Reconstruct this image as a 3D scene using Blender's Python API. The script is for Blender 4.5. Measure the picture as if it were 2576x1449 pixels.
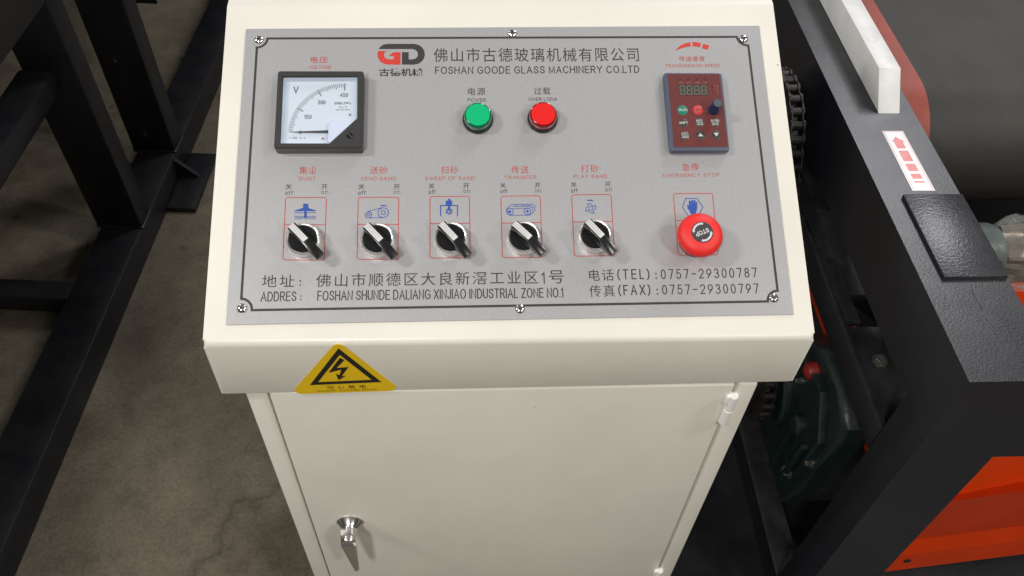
import bpy, bmesh, math, random
from mathutils import Matrix, Vector, noise
random.seed(7)
for o in list(bpy.data.objects):
    bpy.data.objects.remove(o, do_unlink=True)
SC = bpy.context.scene
COL = SC.collection

# ------------------------------------------------------------------ camera, world, lamps, exposure
cam_d = bpy.data.cameras.new('camera')
cam = bpy.data.objects.new('camera', cam_d)
COL.objects.link(cam)
CR, CU, CF = Vector((0.9984, -0.0448, 0.0332)), Vector((0.0126, 0.7616, 0.6479)), Vector((0.0543, 0.6465, -0.7610))
mw = Matrix((CR, CU, -CF)).transposed().to_4x4()
mw.translation = Vector((-0.0188, -0.4409, 1.3894))
cam.matrix_world = mw
cam_d.sensor_width = 36.0
cam_d.lens = 36.0 * 2118.56 / 2576.0
cam_d.clip_start, cam_d.clip_end = 0.02, 100.0
SC.camera = cam

world = bpy.data.worlds.new('World')
SC.world = world
world.use_nodes = True
bg = world.node_tree.nodes['Background']
wn_, wl_ = world.node_tree.nodes, world.node_tree.links
w_tc, w_sep, w_mr, w_mix = (wn_.new(t) for t in ('ShaderNodeTexCoord', 'ShaderNodeSeparateXYZ', 'ShaderNodeMapRange', 'ShaderNodeMix'))
w_mr.inputs['From Min'].default_value, w_mr.inputs['From Max'].default_value = 0.05, 0.75
w_mix.data_type = 'RGBA'
w_mix.inputs[6].default_value = (0.022, 0.019, 0.016, 1)      # dim hall walls
w_mix.inputs[7].default_value = (0.21, 0.209, 0.210, 1)       # pale hall roof
wl_.new(w_tc.outputs['Generated'], w_sep.inputs[0])
wl_.new(w_sep.outputs['Z'], w_mr.inputs['Value'])
wl_.new(w_mr.outputs['Result'], w_mix.inputs[0])
wl_.new(w_mix.outputs[2], bg.inputs[0])
bg.inputs[1].default_value = 1.0


def area_lamp(name, loc, target, sx, sy, power, color):
    d = bpy.data.lights.new(name, 'AREA')
    d.shape, d.size, d.size_y, d.energy, d.color = 'RECTANGLE', sx, sy, power, color
    o = bpy.data.objects.new(name, d)
    COL.objects.link(o)
    o.location = loc
    o.rotation_euler = (Vector(target) - Vector(loc)).to_track_quat('-Z', 'Y').to_euler()
    return o


# two rows of hall lamps high above, a pair over the console and a pair behind the photographer
area_lamp('hall_lamp', (-2.95, -0.45, 3.9), (0, 0.1, 0.85), 0.28, 0.7, 76, (1.0, 0.97, 0.94))
area_lamp('hall_lamp', (3.2, -0.5, 3.6), (0, 0.1, 0.85), 0.28, 0.7, 38, (1.0, 0.96, 0.91))
area_lamp('hall_lamp', (-1.3, -2.6, 3.9), (0, 0.0, 0.7), 0.4, 1.0, 86, (1.0, 0.96, 0.91))
area_lamp('hall_lamp', (2.3, -2.6, 3.6), (0, 0.0, 0.7), 0.4, 1.0, 55, (1.0, 0.95, 0.90))
area_lamp('hall_lamp', (2.0, 2.7, 3.7), (0.3, 0.2, 0.8), 0.7, 1.6, 62, (0.95, 0.95, 1.0))
area_lamp('hall_lamp', (-2.6, 3.0, 3.7), (0, 0.2, 0.8), 0.7, 1.6, 14, (0.95, 0.96, 1.0))
SC.view_settings.view_transform = 'Standard'
SC.view_settings.look = 'None'
SC.view_settings.exposure = -0.14
SC.view_settings.gamma = 1.0
SC.view_settings.use_curve_mapping = False

# ------------------------------------------------------------------ measured layout of the printed plate (metres on the plate: across, up the slope)
TEXTS = [
    ('佛山市古德玻璃机械有限公司', 'k', (-0.04717, 0.27254), (0.15138, 0.27387), 0.01507, 1.17, 0),
    ('FOSHAN GOODE GLASS MACHINERY CO.LTD', 'k', (-0.04576, 0.25973), (0.15086, 0.26124), 0.00795, 1.05, 0),
    ('古德机械', 'k', (-0.09879, 0.25719), (-0.05757, 0.25748), 0.00841, 1.0, 1),
    ('电源', 'k', (-0.01481, 0.23733), (0.00162, 0.23758), 0.00785, 1.15, 0),
    ('POWER', 'k', (-0.01512, 0.2305), (0.00237, 0.23049), 0.00366, 1.0, 0),
    ('过载', 'k', (0.04803, 0.23794), (0.06362, 0.23818), 0.00764, 1.15, 0),
    ('OVER LODA', 'k', (0.04249, 0.23132), (0.0698, 0.23142), 0.00367, 1.0, 0),
    ('电压', 'r', (-0.16359, 0.27129), (-0.14736, 0.27133), 0.00684, 1.2, 0),
    ('VOLTAGE', 'r', (-0.16481, 0.26503), (-0.14386, 0.26506), 0.00373, 1.0, 0),
    ('传送速度', 'r', (0.19052, 0.27394), (0.21619, 0.27422), 0.00547, 1.15, 0),
    ('TRANSMISSION SPEED', 'r', (0.17644, 0.26727), (0.2306, 0.26759), 0.00359, 1.08, 0),
    ('集尘', 'r', (-0.16951, 0.15787), (-0.15411, 0.15778), 0.00728, 1.15, 0),
    ('DUST', 'r', (-0.16942, 0.15139), (-0.15423, 0.15139), 0.00362, 1.05, 0),
    ('关', 'k', (-0.18141, 0.14275), (-0.17559, 0.1428), 0.0052, 1.0, 0),
    ('off', 'k', (-0.18126, 0.13747), (-0.17432, 0.13742), 0.00396, 1.0, 0),
    ('开', 'k', (-0.14903, 0.14234), (-0.14354, 0.1424), 0.00512, 1.0, 0),
    ('on', 'k', (-0.14906, 0.138), (-0.14279, 0.13795), 0.00302, 1.0, 0),
    ('送砂', 'r', (-0.10532, 0.15769), (-0.08951, 0.1576), 0.00712, 1.15, 0),
    ('SEND SAND', 'r', (-0.11355, 0.15104), (-0.08149, 0.15094), 0.00363, 1.05, 0),
    ('关', 'k', (-0.11582, 0.1424), (-0.11013, 0.14246), 0.00523, 1.0, 0),
    ('off', 'k', (-0.11588, 0.13691), (-0.10897, 0.13696), 0.00416, 1.0, 0),
    ('开', 'k', (-0.08377, 0.14219), (-0.07823, 0.14215), 0.00495, 1.0, 0),
    ('on', 'k', (-0.0839, 0.13773), (-0.07775, 0.13768), 0.00304, 1.0, 0),
    ('扫砂', 'r', (-0.04064, 0.15752), (-0.02469, 0.15762), 0.00734, 1.15, 0),
    ('SWEEP OF SAND', 'r', (-0.05513, 0.15088), (-0.00979, 0.15089), 0.00365, 1.05, 0),
    ('关', 'k', (-0.05202, 0.14245), (-0.04654, 0.1426), 0.00544, 1.0, 0),
    ('off', 'k', (-0.05194, 0.13731), (-0.04558, 0.13736), 0.00418, 1.0, 0),
    ('开', 'k', (-0.02031, 0.14253), (-0.0148, 0.14258), 0.00497, 1.0, 0),
    ('on', 'k', (-0.02036, 0.13795), (-0.01424, 0.138), 0.00324, 1.0, 0),
    ('传送', 'r', (0.02417, 0.15702), (0.0404, 0.15735), 0.00768, 1.15, 0),
    ('TRANSFER', 'r', (0.01771, 0.15121), (0.04733, 0.15157), 0.00361, 1.05, 0),
    ('关', 'k', (0.01368, 0.14289), (0.01878, 0.14286), 0.00506, 1.0, 0),
    ('off', 'k', (0.01345, 0.13743), (0.01982, 0.13738), 0.0042, 1.0, 0),
    ('开', 'k', (0.04554, 0.14268), (0.05068, 0.14286), 0.00486, 1.0, 0),
    ('on', 'k', (0.04519, 0.13805), (0.0511, 0.13801), 0.00316, 1.0, 0),
    ('打砂', 'r', (0.0891, 0.15783), (0.1056, 0.15827), 0.00751, 1.15, 0),
    ('PLAY SAND', 'r', (0.08186, 0.152), (0.11315, 0.15224), 0.00363, 1.05, 0),
    ('关', 'k', (0.07896, 0.1431), (0.08413, 0.14327), 0.00509, 1.0, 0),
    ('off', 'k', (0.07861, 0.1376), (0.08495, 0.13777), 0.00422, 1.0, 0),
    ('开', 'k', (0.11075, 0.14331), (0.11613, 0.14338), 0.00489, 1.0, 0),
    ('on', 'k', (0.11057, 0.13855), (0.11664, 0.13861), 0.00339, 1.0, 0),
    ('急停', 'r', (0.18432, 0.1587), (0.20023, 0.15904), 0.00756, 1.15, 0),
    ('EMERGENCY STOP', 'r', (0.16548, 0.15257), (0.21923, 0.1529), 0.00365, 1.1, 0),
    ('地址', 'k', (-0.19759, 0.05092), (-0.16968, 0.05077), 0.01118, 1.25, 0),
    (':', 'k', (-0.16548, 0.05167), (-0.16335, 0.05165), 0.00533, 1.0, 0),
    ('ADDRES', 'k', (-0.19801, 0.03786), (-0.16713, 0.03795), 0.00885, 1.0, 0),
    (':', 'k', (-0.16384, 0.03864), (-0.16283, 0.03863), 0.00443, 1.0, 0),
    ('佛山市顺德区大良新滘工业区1号', 'k', (-0.15066, 0.05031), (0.06855, 0.05097), 0.01228, 1.22, 0),
    ('FOSHAN SHUNDE DALIANG XINJIAO INDUSTRIAL ZONE NO.1', 'k', (-0.14912, 0.03791), (0.06742, 0.03804), 0.00909, 1.0, 0),
    ('电话', 'k', (0.09133, 0.05291), (0.11364, 0.05287), 0.01085, 1.2, 0),
    ('(TEL)', 'k', (0.11684, 0.05306), (0.14612, 0.05316), 0.01063, 1.3, 0),
    (':', 'k', (0.15146, 0.05404), (0.1526, 0.05403), 0.00592, 1.0, 0),
    ('0757-29300787', 'k', (0.15637, 0.05374), (0.24456, 0.05442), 0.00924, 1.15, 0),
    ('传真', 'k', (0.09078, 0.03795), (0.11366, 0.03811), 0.01108, 1.2, 0),
    ('(FAX)', 'k', (0.11685, 0.0383), (0.14587, 0.03849), 0.01076, 1.3, 0),
    (':', 'k', (0.15141, 0.03935), (0.15266, 0.03933), 0.00562, 1.0, 0),
    ('0757-29300797', 'k', (0.15643, 0.0394), (0.24447, 0.0395), 0.00915, 1.15, 0),
]
BORDER = [(-0.21447, 0.28774), (-0.20507, 0.29747), (0.25036, 0.30106), (0.2608, 0.29165), (0.26173, 0.04163), (0.2516, 0.03177), (-0.20499, 0.03032), (-0.21456, 0.04071)]
SCREWS = [(-0.21297, 0.29587), (0.02895, 0.30381), (0.25662, 0.29864), (-0.21355, 0.03201), (0.02836, 0.02797), (0.25725, 0.03474)]
FRAMES = [
    [(-0.18062, 0.13493), (-0.14408, 0.13466), (-0.14422, 0.07522), (-0.18052, 0.07581), (-0.18057, 0.10888), (-0.14384, 0.10855)] ,
    [(-0.11565, 0.13465), (-0.07904, 0.13438), (-0.07917, 0.0753), (-0.11537, 0.07553), (-0.11534, 0.10857), (-0.07923, 0.10824)] ,
    [(-0.0507, 0.13493), (-0.01481, 0.13487), (-0.01472, 0.07603), (-0.05074, 0.07598), (-0.05046, 0.10873), (-0.01498, 0.10878)] ,
    [(0.01398, 0.1348), (0.0502, 0.13507), (0.0498, 0.07561), (0.01395, 0.0756), (0.01454, 0.10854), (0.04984, 0.10874)] ,
    [(0.07911, 0.1356), (0.11578, 0.13587), (0.1156, 0.07649), (0.079, 0.07629), (0.07936, 0.10909), (0.11521, 0.1094)] ,
    [(0.17404, 0.13609), (0.21082, 0.13637), (0.21062, 0.07636), (0.17382, 0.07626), (0.17404, 0.10971), (0.21079, 0.11001)] ,
]
LOGO_BLACK = [(-0.09958, 0.28644), (-0.09763, 0.28934), (-0.09466, 0.29137), (-0.09134, 0.29201), (-0.06577, 0.2921), (-0.06186, 0.29123), (-0.05851, 0.28872), (-0.05628, 0.28519), (-0.0555, 0.28092), (-0.05627, 0.27665), (-0.05848, 0.27314), (-0.0618, 0.27064), (-0.06567, 0.26976), (-0.07727, 0.26974), (-0.07738, 0.28312), (-0.07095, 0.28314), (-0.0709, 0.27536), (-0.06735, 0.27537), (-0.06459, 0.27613), (-0.06271, 0.27814), (-0.06205, 0.2809), (-0.06273, 0.28366), (-0.06463, 0.28567), (-0.06741, 0.28654)]
LOGO_RED = [(-0.1001, 0.28431), (-0.0918, 0.28433), (-0.09377, 0.28282), (-0.09451, 0.28056), (-0.09393, 0.27806), (-0.09224, 0.27619), (-0.0897, 0.27544), (-0.08506, 0.27546), (-0.08509, 0.27883), (-0.09007, 0.27907), (-0.08569, 0.28309), (-0.07871, 0.28311), (-0.07859, 0.26973), (-0.09051, 0.26971), (-0.09437, 0.27057), (-0.09805, 0.2733), (-0.10021, 0.27742), (-0.10071, 0.28117)]
GAUGE = [[(0.1875, 0.28533), (0.19023, 0.28864), (0.19395, 0.29175), (0.19859, 0.29398), (0.20315, 0.2951), (0.20374, 0.29034), (0.19973, 0.28978), (0.19467, 0.28844)], [(0.20514, 0.29511), (0.20959, 0.2949), (0.21397, 0.29381), (0.21259, 0.28938), (0.20917, 0.29003), (0.20543, 0.29035)], [(0.21611, 0.29326), (0.22199, 0.29129), (0.21959, 0.28664), (0.21418, 0.28828)]]
ICON_FAN = [[(-0.16486, 0.12844), (-0.16289, 0.12898), (-0.16009, 0.1284), (-0.15995, 0.12466), (-0.15311, 0.12209), (-0.15309, 0.12143), (-0.17235, 0.12159), (-0.17238, 0.12224), (-0.16471, 0.1247)], [(-0.16355, 0.12152), (-0.1613, 0.1215), (-0.16106, 0.11509), (-0.1633, 0.11511)], [(-0.17222, 0.12038), (-0.15304, 0.12022), (-0.15302, 0.11957), (-0.17219, 0.11973)], [(-0.17208, 0.11703), (-0.15292, 0.11687), (-0.15291, 0.11632), (-0.17205, 0.11648)], [(-0.17203, 0.11583), (-0.15288, 0.11567), (-0.15287, 0.1152), (-0.17201, 0.11537)], [(-0.17197, 0.11453), (-0.15284, 0.11437), (-0.15282, 0.1139), (-0.17195, 0.11407)]]
ICON_BELT_C = [(-0.10607, 0.11769), (-0.09286, 0.11954)]
ICON_BELT_COVER = [(-0.09627, 0.12612), (-0.0941, 0.12705), (-0.09104, 0.12693), (-0.08822, 0.12512), (-0.09059, 0.1258), (-0.09409, 0.12583)]
ICON_SWEEP = [[(-0.03439, 0.13216), (-0.03394, 0.13273), (-0.03262, 0.13272), (-0.03218, 0.13186), (-0.03201, 0.13072), (-0.0306, 0.13071), (-0.03063, 0.12646), (-0.03222, 0.12647), (-0.03224, 0.12412), (-0.03271, 0.11989), (-0.03376, 0.1199), (-0.03444, 0.12413), (-0.03442, 0.12649), (-0.03645, 0.12651), (-0.03643, 0.13076), (-0.0344, 0.13074)], [(-0.04156, 0.12654), (-0.02534, 0.12642), (-0.02535, 0.12538), (-0.04059, 0.1255), (-0.04064, 0.11555), (-0.0416, 0.11555)], [(-0.02623, 0.12539), (-0.02535, 0.12538), (-0.02545, 0.11542), (-0.02633, 0.11542)]]
ICON_SWEEP_C = (-0.03341, 0.12036)
ICON_TRACK_C = [(0.02181, 0.11963), (0.03792, 0.1197)]
ICON_TRACK_HULL = [(0.01876, 0.12225), (0.02376, 0.12668), (0.04235, 0.12675), (0.04475, 0.12516), (0.04482, 0.12152), (0.04305, 0.11842), (0.04005, 0.11606), (0.02172, 0.116)]
ICON_CUT_C = (0.09622, 0.12215)
ICON_CUT_COVER = [(0.09217, 0.12972), (0.0947, 0.13086), (0.09766, 0.13073), (0.09974, 0.12903), (0.0971, 0.12947), (0.09444, 0.1297)]
ICON_HEX = [(0.18135, 0.12252), (0.18528, 0.13135), (0.19579, 0.13127), (0.20056, 0.12279), (0.19603, 0.11453), (0.18633, 0.11409)]
ICON_HAND = [(0.18591, 0.12459), (0.18695, 0.125), (0.18762, 0.12352), (0.18787, 0.12879), (0.18892, 0.12942), (0.18985, 0.12857), (0.18978, 0.1254), (0.19054, 0.12962), (0.19158, 0.13004), (0.1923, 0.12918), (0.19198, 0.12539), (0.19292, 0.12939), (0.19394, 0.12959), (0.19445, 0.12853), (0.19374, 0.12495), (0.1948, 0.1279), (0.19558, 0.12768), (0.19513, 0.12136), (0.19391, 0.11769), (0.19269, 0.11508), (0.18891, 0.11512), (0.18772, 0.11879), (0.18625, 0.12143)]

# skeletons of the plain one-stroke capitals and figures used on the plate, cap height 1: (width, strokes)
def _arc(cx, cy, rx, ry, a0, a1, n=12):
    return [(cx + rx * math.cos(math.radians(a0 + (a1 - a0) * i / n)), cy + ry * math.sin(math.radians(a0 + (a1 - a0) * i / n))) for i in range(n + 1)]


_S = [(.61, .76), (.54, .92), (.33, 1), (.11, .92), (.04, .75), (.12, .60), (.33, .51), (.55, .42), (.64, .26), (.55, .07), (.33, 0), (.09, .08), (0, .25)]
SKEL = {
    'A': (.78, [[(0, 0), (.39, 1), (.78, 0)], [(.14, .35), (.64, .35)]]),
    'B': (.64, [[(.35, .53), (0, .53), (0, 1), (.35, 1)] + _arc(.35, .765, .24, .235, 90, -90), [(.37, .53)] + _arc(.37, .265, .27, .265, 90, -90) + [(0, 0), (0, .53)]]),
    'C': (.76, [_arc(.40, .5, .40, .5, 38, 322, 20)]),
    'D': (.70, [[(0, 0), (0, 1), (.30, 1)] + _arc(.30, .5, .40, .5, 90, -90, 16) + [(0, 0)]]),
    'E': (.58, [[(.58, 0), (0, 0), (0, 1), (.57, 1)], [(0, .52), (.53, .52)]]),
    'F': (.55, [[(0, 0), (0, 1), (.55, 1)], [(0, .50), (.48, .50)]]),
    'G': (.78, [_arc(.40, .5, .40, .5, 40, 300, 20) + [(.78, .15), (.78, .47), (.44, .47)]]),
    'H': (.68, [[(0, 0), (0, 1)], [(.68, 0), (.68, 1)], [(0, .52), (.68, .52)]]),
    'I': (.0, [[(0, 0), (0, 1)]]),
    'J': (.44, [[(.44, 1), (.44, .25)] + _arc(.22, .22, .22, .22, 0, -180)]),
    'K': (.66, [[(0, 0), (0, 1)], [(.62, 1), (0, .36)], [(.22, .58), (.66, 0)]]),
    'L': (.50, [[(0, 1), (0, 0), (.50, 0)]]),
    'M': (.80, [[(0, 0), (0, 1), (.40, .08), (.80, 1), (.80, 0)]]),
    'N': (.68, [[(0, 0), (0, 1), (.68, 0), (.68, 1)]]),
    'O': (.82, [_arc(.41, .5, .41, .5, 90, 450, 24)]),
    'P': (.60, [[(0, 0), (0, 1), (.33, 1)] + _arc(.33, .735, .27, .265, 90, -90) + [(0, .47)]]),
    'R': (.66, [[(0, 0), (0, 1), (.36, 1)] + _arc(.36, .745, .26, .255, 90, -90) + [(0, .49)], [(.34, .49), (.66, 0)]]),
    'S': (.64, [_S]),
    'T': (.66, [[(0, 1), (.66, 1)], [(.33, 1), (.33, 0)]]),
    'U': (.66, [[(0, 1), (0, .33)] + _arc(.33, .33, .33, .33, 180, 360) + [(.66, 1)]]),
    'V': (.74, [[(0, 1), (.37, 0), (.74, 1)]]),
    'W': (1.06, [[(0, 1), (.27, 0), (.53, .96), (.79, 0), (1.06, 1)]]),
    'X': (.70, [[(0, 0), (.70, 1)], [(0, 1), (.70, 0)]]),
    'Y': (.74, [[(0, 1), (.37, .45), (.74, 1)], [(.37, .45), (.37, 0)]]),
    'Z': (.64, [[(0, 1), (.64, 1), (0, 0), (.64, 0)]]),
    '0': (.52, [_arc(.26, .5, .26, .5, 90, 450, 20)]),
    '1': (.20, [[(0, .78), (.20, 1), (.20, 0)]]),
    '2': (.54, [_arc(.27, .73, .26, .27, 170, -35, 12) + [(0, 0), (.54, 0)]]),
    '3': (.54, [_arc(.26, .765, .23, .235, 160, -90, 12) + _arc(.26, .265, .27, .265, 90, -160, 12)]),
    '4': (.58, [[(.44, 0), (.44, 1), (0, .27), (.58, .27)]]),
    '5': (.54, [[(.50, 1), (.10, 1), (.05, .52)] + _arc(.26, .325, .27, .325, 125, -155, 14)]),
    '6': (.54, [[(.44, 1), (.10, .50)] + _arc(.27, .32, .27, .32, 150, 510, 20)]),
    '7': (.54, [[(0, 1), (.54, 1), (.20, 0)]]),
    '8': (.54, [_arc(.27, .755, .22, .245, 270, 630, 18), _arc(.27, .255, .27, .255, 90, 450, 18)]),
    '9': (.54, [[(.10, 0), (.44, .50)] + _arc(.27, .68, .27, .32, -30, 330, 20)]),
    '(': (.20, [_arc(.62, .46, .62, .72, 128, 232, 10)]),
    ')': (.20, [_arc(-.42, .46, .62, .72, 52, -52, 10)]),
    '-': (.48, [[(0, .48), (.48, .48)]]),
    '/': (.40, [[(0, 0), (.40, 1)]]),
    '.': (.0, [[(0, 0), (0, .05)]]),
    ':': (.0, [[(0, .0), (0, .07)], [(0, .62), (0, .69)]]),
    '!': (.0, [[(0, .26), (0, 1)], [(0, 0), (0, .06)]]),
    'o': (.52, [_arc(.26, .36, .26, .36, 90, 450, 18)]),
    'f': (.28, [[(.10, 0), (.10, .80)] + _arc(.24, .80, .14, .20, 180, 80, 6), [(0, .70), (.27, .70)]]),
    'n': (.48, [[(0, 0), (0, .72)], [(0, .45)] + _arc(.25, .45, .23, .27, 150, 0, 8) + [(.48, 0)]]),
    'z': (.44, [[(0, .70), (.44, .70), (0, 0), (.44, 0)]]),
    ' ': (.10, []),
}


def skeleton(text, sp=1.0, mono=False):
    """polylines of a line of one-stroke lettering scaled to the unit square"""
    pen, out = 0.0, []
    for ch in text:
        w, st_ = SKEL[ch]
        off = (0.56 - w) / 2 if mono else 0.0
        out += [[(x + pen + off, y) for x, y in p] for p in st_]
        pen += (0.56 if mono else w) + 0.31 * sp + (0.6 * (sp - 1) if sp > 1 else 0)
    xs = [x for p in out for x, y in p]
    ys = [y for p in out for x, y in p]
    x0, x1, y0, y1 = min(xs), max(xs), min(ys), max(ys)
    w, h = max(x1 - x0, 1e-6), max(y1 - y0, 1e-6)
    return [[((x - x0) / w, (y - y0) / h) for x, y in p] for p in out]


# ------------------------------------------------------------------ materials
def srgb(r, g, b):
    f = lambda c: (c / 255 / 12.92) if c / 255 <= 0.04045 else ((c / 255 + 0.055) / 1.055) ** 2.4
    return (f(r), f(g), f(b), 1)


def mat(name, color, rough=0.5, metal=0.0, var=0.0, vscale=20.0, bump=0.0, bscale=200.0, coat=0.0, bdist=0.001,
        trans=0.0, stretch=None, rvar=0.0, spec=0.5, specks=0.0, dirt=None):
    m = bpy.data.materials.new(name)
    m.use_nodes = True
    nt = m.node_tree
    N, L = nt.nodes, nt.links
    b = N['Principled BSDF']
    c = tuple(color[:3]) + (1,)
    b.inputs['Base Color'].default_value = c
    b.inputs['Roughness'].default_value = rough
    b.inputs['Metallic'].default_value = metal
    b.inputs['Coat Weight'].default_value = coat
    b.inputs['Coat Roughness'].default_value = 0.12
    b.inputs['Transmission Weight'].default_value = trans
    b.inputs['Specular IOR Level'].default_value = spec
    tc = N.new('ShaderNodeTexCoord')
    vec = tc.outputs['Object']
    if stretch:
        mp = N.new('ShaderNodeMapping')
        mp.inputs['Scale'].default_value = stretch
        L.new(vec, mp.inputs['Vector'])
        vec = mp.outputs['Vector']
    last = None
    if var:
        n = N.new('ShaderNodeTexNoise')
        n.inputs['Scale'].default_value = vscale
        n.inputs['Detail'].default_value = 6
        n.inputs['Roughness'].default_value = 0.6
        L.new(vec, n.inputs['Vector'])
        r = N.new('ShaderNodeMapRange')
        r.inputs['From Min'].default_value, r.inputs['From Max'].default_value = 0.3, 0.7
        r.inputs['To Min'].default_value, r.inputs['To Max'].default_value = 1 - var, 1 + var
        L.new(n.outputs['Fac'], r.inputs['Value'])
        mx = N.new('ShaderNodeMix')
        mx.data_type, mx.blend_type = 'RGBA', 'MULTIPLY'
        mx.inputs[0].default_value = 1
        mx.inputs[6].default_value = c
        L.new(r.outputs['Result'], mx.inputs[7])
        last = mx.outputs[2]
    if specks:
        # sparse dark flecks of dirt
        vo = N.new('ShaderNodeTexVoronoi')
        vo.inputs['Scale'].default_value = specks
        L.new(tc.outputs['Object'], vo.inputs['Vector'])
        wn = N.new('ShaderNodeTexWhiteNoise')
        L.new(vo.outputs['Position'], wn.inputs['Vector'])
        r1 = N.new('ShaderNodeMapRange')
        r1.inputs['From Min'].default_value, r1.inputs['From Max'].default_value = 0.025, 0.045
        r1.inputs['To Min'].default_value, r1.inputs['To Max'].default_value = 1, 0
        L.new(vo.outputs['Distance'], r1.inputs['Value'])
        gt = N.new('ShaderNodeMath')
        gt.operation = 'GREATER_THAN'
        gt.inputs[1].default_value = 0.86
        L.new(wn.outputs['Value'], gt.inputs[0])
        mu = N.new('ShaderNodeMath')
        mu.operation = 'MULTIPLY'
        L.new(r1.outputs['Result'], mu.inputs[0])
        L.new(gt.outputs['Value'], mu.inputs[1])
        mu2 = N.new('ShaderNodeMath')
        mu2.operation = 'MULTIPLY'
        mu2.inputs[1].default_value = 0.6
        L.new(mu.outputs['Value'], mu2.inputs[0])
        mx2 = N.new('ShaderNodeMix')
        mx2.data_type = 'RGBA'
        L.new(mu2.outputs['Value'], mx2.inputs[0])
        if last is not None:
            L.new(last, mx2.inputs[6])
        else:
            mx2.inputs[6].default_value = c
        mx2.inputs[7].default_value = dirt or (0.08, 0.07, 0.05, 1)
        last = mx2.outputs[2]
    if last is not None:
        L.new(last, b.inputs['Base Color'])
    if rvar:
        n3 = N.new('ShaderNodeTexNoise')
        n3.inputs['Scale'].default_value = vscale * 0.7
        n3.inputs['Detail'].default_value = 4
        L.new(vec, n3.inputs['Vector'])
        r3 = N.new('ShaderNodeMapRange')
        r3.inputs['From Min'].default_value, r3.inputs['From Max'].default_value = 0.3, 0.7
        r3.inputs['To Min'].default_value, r3.inputs['To Max'].default_value = max(0.02, rough - rvar), rough + rvar
        L.new(n3.outputs['Fac'], r3.inputs['Value'])
        L.new(r3.outputs['Result'], b.inputs['Roughness'])
    if bump:
        n2 = N.new('ShaderNodeTexNoise')
        n2.inputs['Scale'].default_value = bscale
        n2.inputs['Detail'].default_value = 3
        L.new(vec, n2.inputs['Vector'])
        bp = N.new('ShaderNodeBump')
        bp.inputs['Strength'].default_value = bump
        bp.inputs['Distance'].default_value = bdist
        L.new(n2.outputs['Fac'], bp.inputs['Height'])
        L.new(bp.outputs['Normal'], b.inputs['Normal'])
    return m


CREAM = mat('cream_powder_coat', (0.755, 0.736, 0.657), 0.36, var=0.045, vscale=7, bump=0.18, bscale=380, bdist=0.0007, rvar=0.09, specks=34)
PLATE = mat('satin_aluminium_plate', (0.47, 0.47, 0.475), 0.40, metal=0.40, var=0.045, vscale=320, bump=0.18, bscale=900, bdist=0.0003, specks=60)
INK_K = mat('black_ink', (0.035, 0.033, 0.032), 0.55, var=0.25, vscale=300)
INK_R = mat('red_ink', (0.46, 0.055, 0.045), 0.55, var=0.15, vscale=400)
INK_LR = mat('logo_red_ink', (0.56, 0.045, 0.03), 0.5, var=0.1, vscale=300)
INK_B = mat('blue_ink', (0.02, 0.075, 0.34), 0.55, var=0.15, vscale=300)
CHROME = mat('zinc_plated_steel', (0.78, 0.78, 0.77), 0.16, metal=1.0, bump=0.1, bscale=700, bdist=0.0002, rvar=0.06, vscale=200)
SATIN = mat('satin_chrome', (0.78, 0.77, 0.75), 0.36, metal=0.85, rvar=0.06, vscale=120)
HCHROME = mat('handle_chrome', (0.74, 0.72, 0.70), 0.20, metal=0.95, rvar=0.06, vscale=120)
DARKREC = mat('dark_recess', (0.02, 0.02, 0.02), 0.6)
BLACKP = mat('black_plastic', (0.016, 0.016, 0.017), 0.36, bump=0.25, bscale=900, bdist=0.0003, rvar=0.08, vscale=160)
BLACKG = mat('glossy_black_plastic', (0.010, 0.010, 0.011), 0.22, rvar=0.05, vscale=120)
CASEP = mat('charcoal_moulded_case', (0.035, 0.034, 0.033), 0.45, bump=0.3, bscale=900, bdist=0.0003)
WHITEP = mat('white_plastic', (0.66, 0.66, 0.65), 0.35, var=0.04, vscale=80)
DIALW = mat('meter_dial_white', (0.56, 0.64, 0.73), 0.5)
WALLW = mat('meter_inner_wall', (0.52, 0.60, 0.70), 0.5)
HAZEP = mat('frosted_clear_cover', (0.58, 0.65, 0.80), 0.18)
REDP = mat('red_stop_plastic', (0.80, 0.022, 0.018), 0.5, bump=0.15, bscale=700, bdist=0.0003)
LABELK = mat('dark_label', (0.055, 0.05, 0.055), 0.45)
LABELW = mat('pale_label_print', (0.60, 0.62, 0.64), 0.5)
GREENL = mat('green_lens', (0.0, 0.15, 0.07), 0.12, coat=0.6, trans=0.15)
GREEND = mat('green_diffuser', (0.0, 0.46, 0.17), 0.32, bump=0.2, bscale=1500, bdist=0.0003)
REDL = mat('red_lens', (0.26, 0.006, 0.006), 0.12, coat=0.6, trans=0.15)
REDD = mat('red_diffuser', (0.76, 0.014, 0.014), 0.32, bump=0.2, bscale=1500, bdist=0.0003)
KPBLUE = mat('slate_blue_plastic', (0.075, 0.09, 0.135), 0.42, bump=0.2, bscale=800, bdist=0.0003)
KPRED = mat('maroon_overlay', (0.135, 0.030, 0.028), 0.40, var=0.08, vscale=90)
KPWIN = mat('display_window', (0.060, 0.055, 0.048), 0.2)
KPSEG = mat('unlit_segment', (0.20, 0.20, 0.16), 0.5)
KPINK = mat('grey_keypad_ink', (0.55, 0.54, 0.52), 0.5)
KPPINK = mat('pink_keypad_ink', (0.42, 0.19, 0.18), 0.5)
KPGREEN = mat('green_key', (0.0, 0.20, 0.12), 0.4)
KPSTOP = mat('red_key', (0.62, 0.025, 0.02), 0.4)
KPKEY = mat('dark_key', (0.045, 0.040, 0.036), 0.4)
NAVYK = mat('navy_knob', (0.012, 0.025, 0.085), 0.35)
KNOBTOP = mat('slate_knob_top', (0.08, 0.10, 0.12), 0.4)
YELLOW = mat('yellow_vinyl', (0.82, 0.54, 0.006), 0.32, var=0.04, vscale=60)
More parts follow.
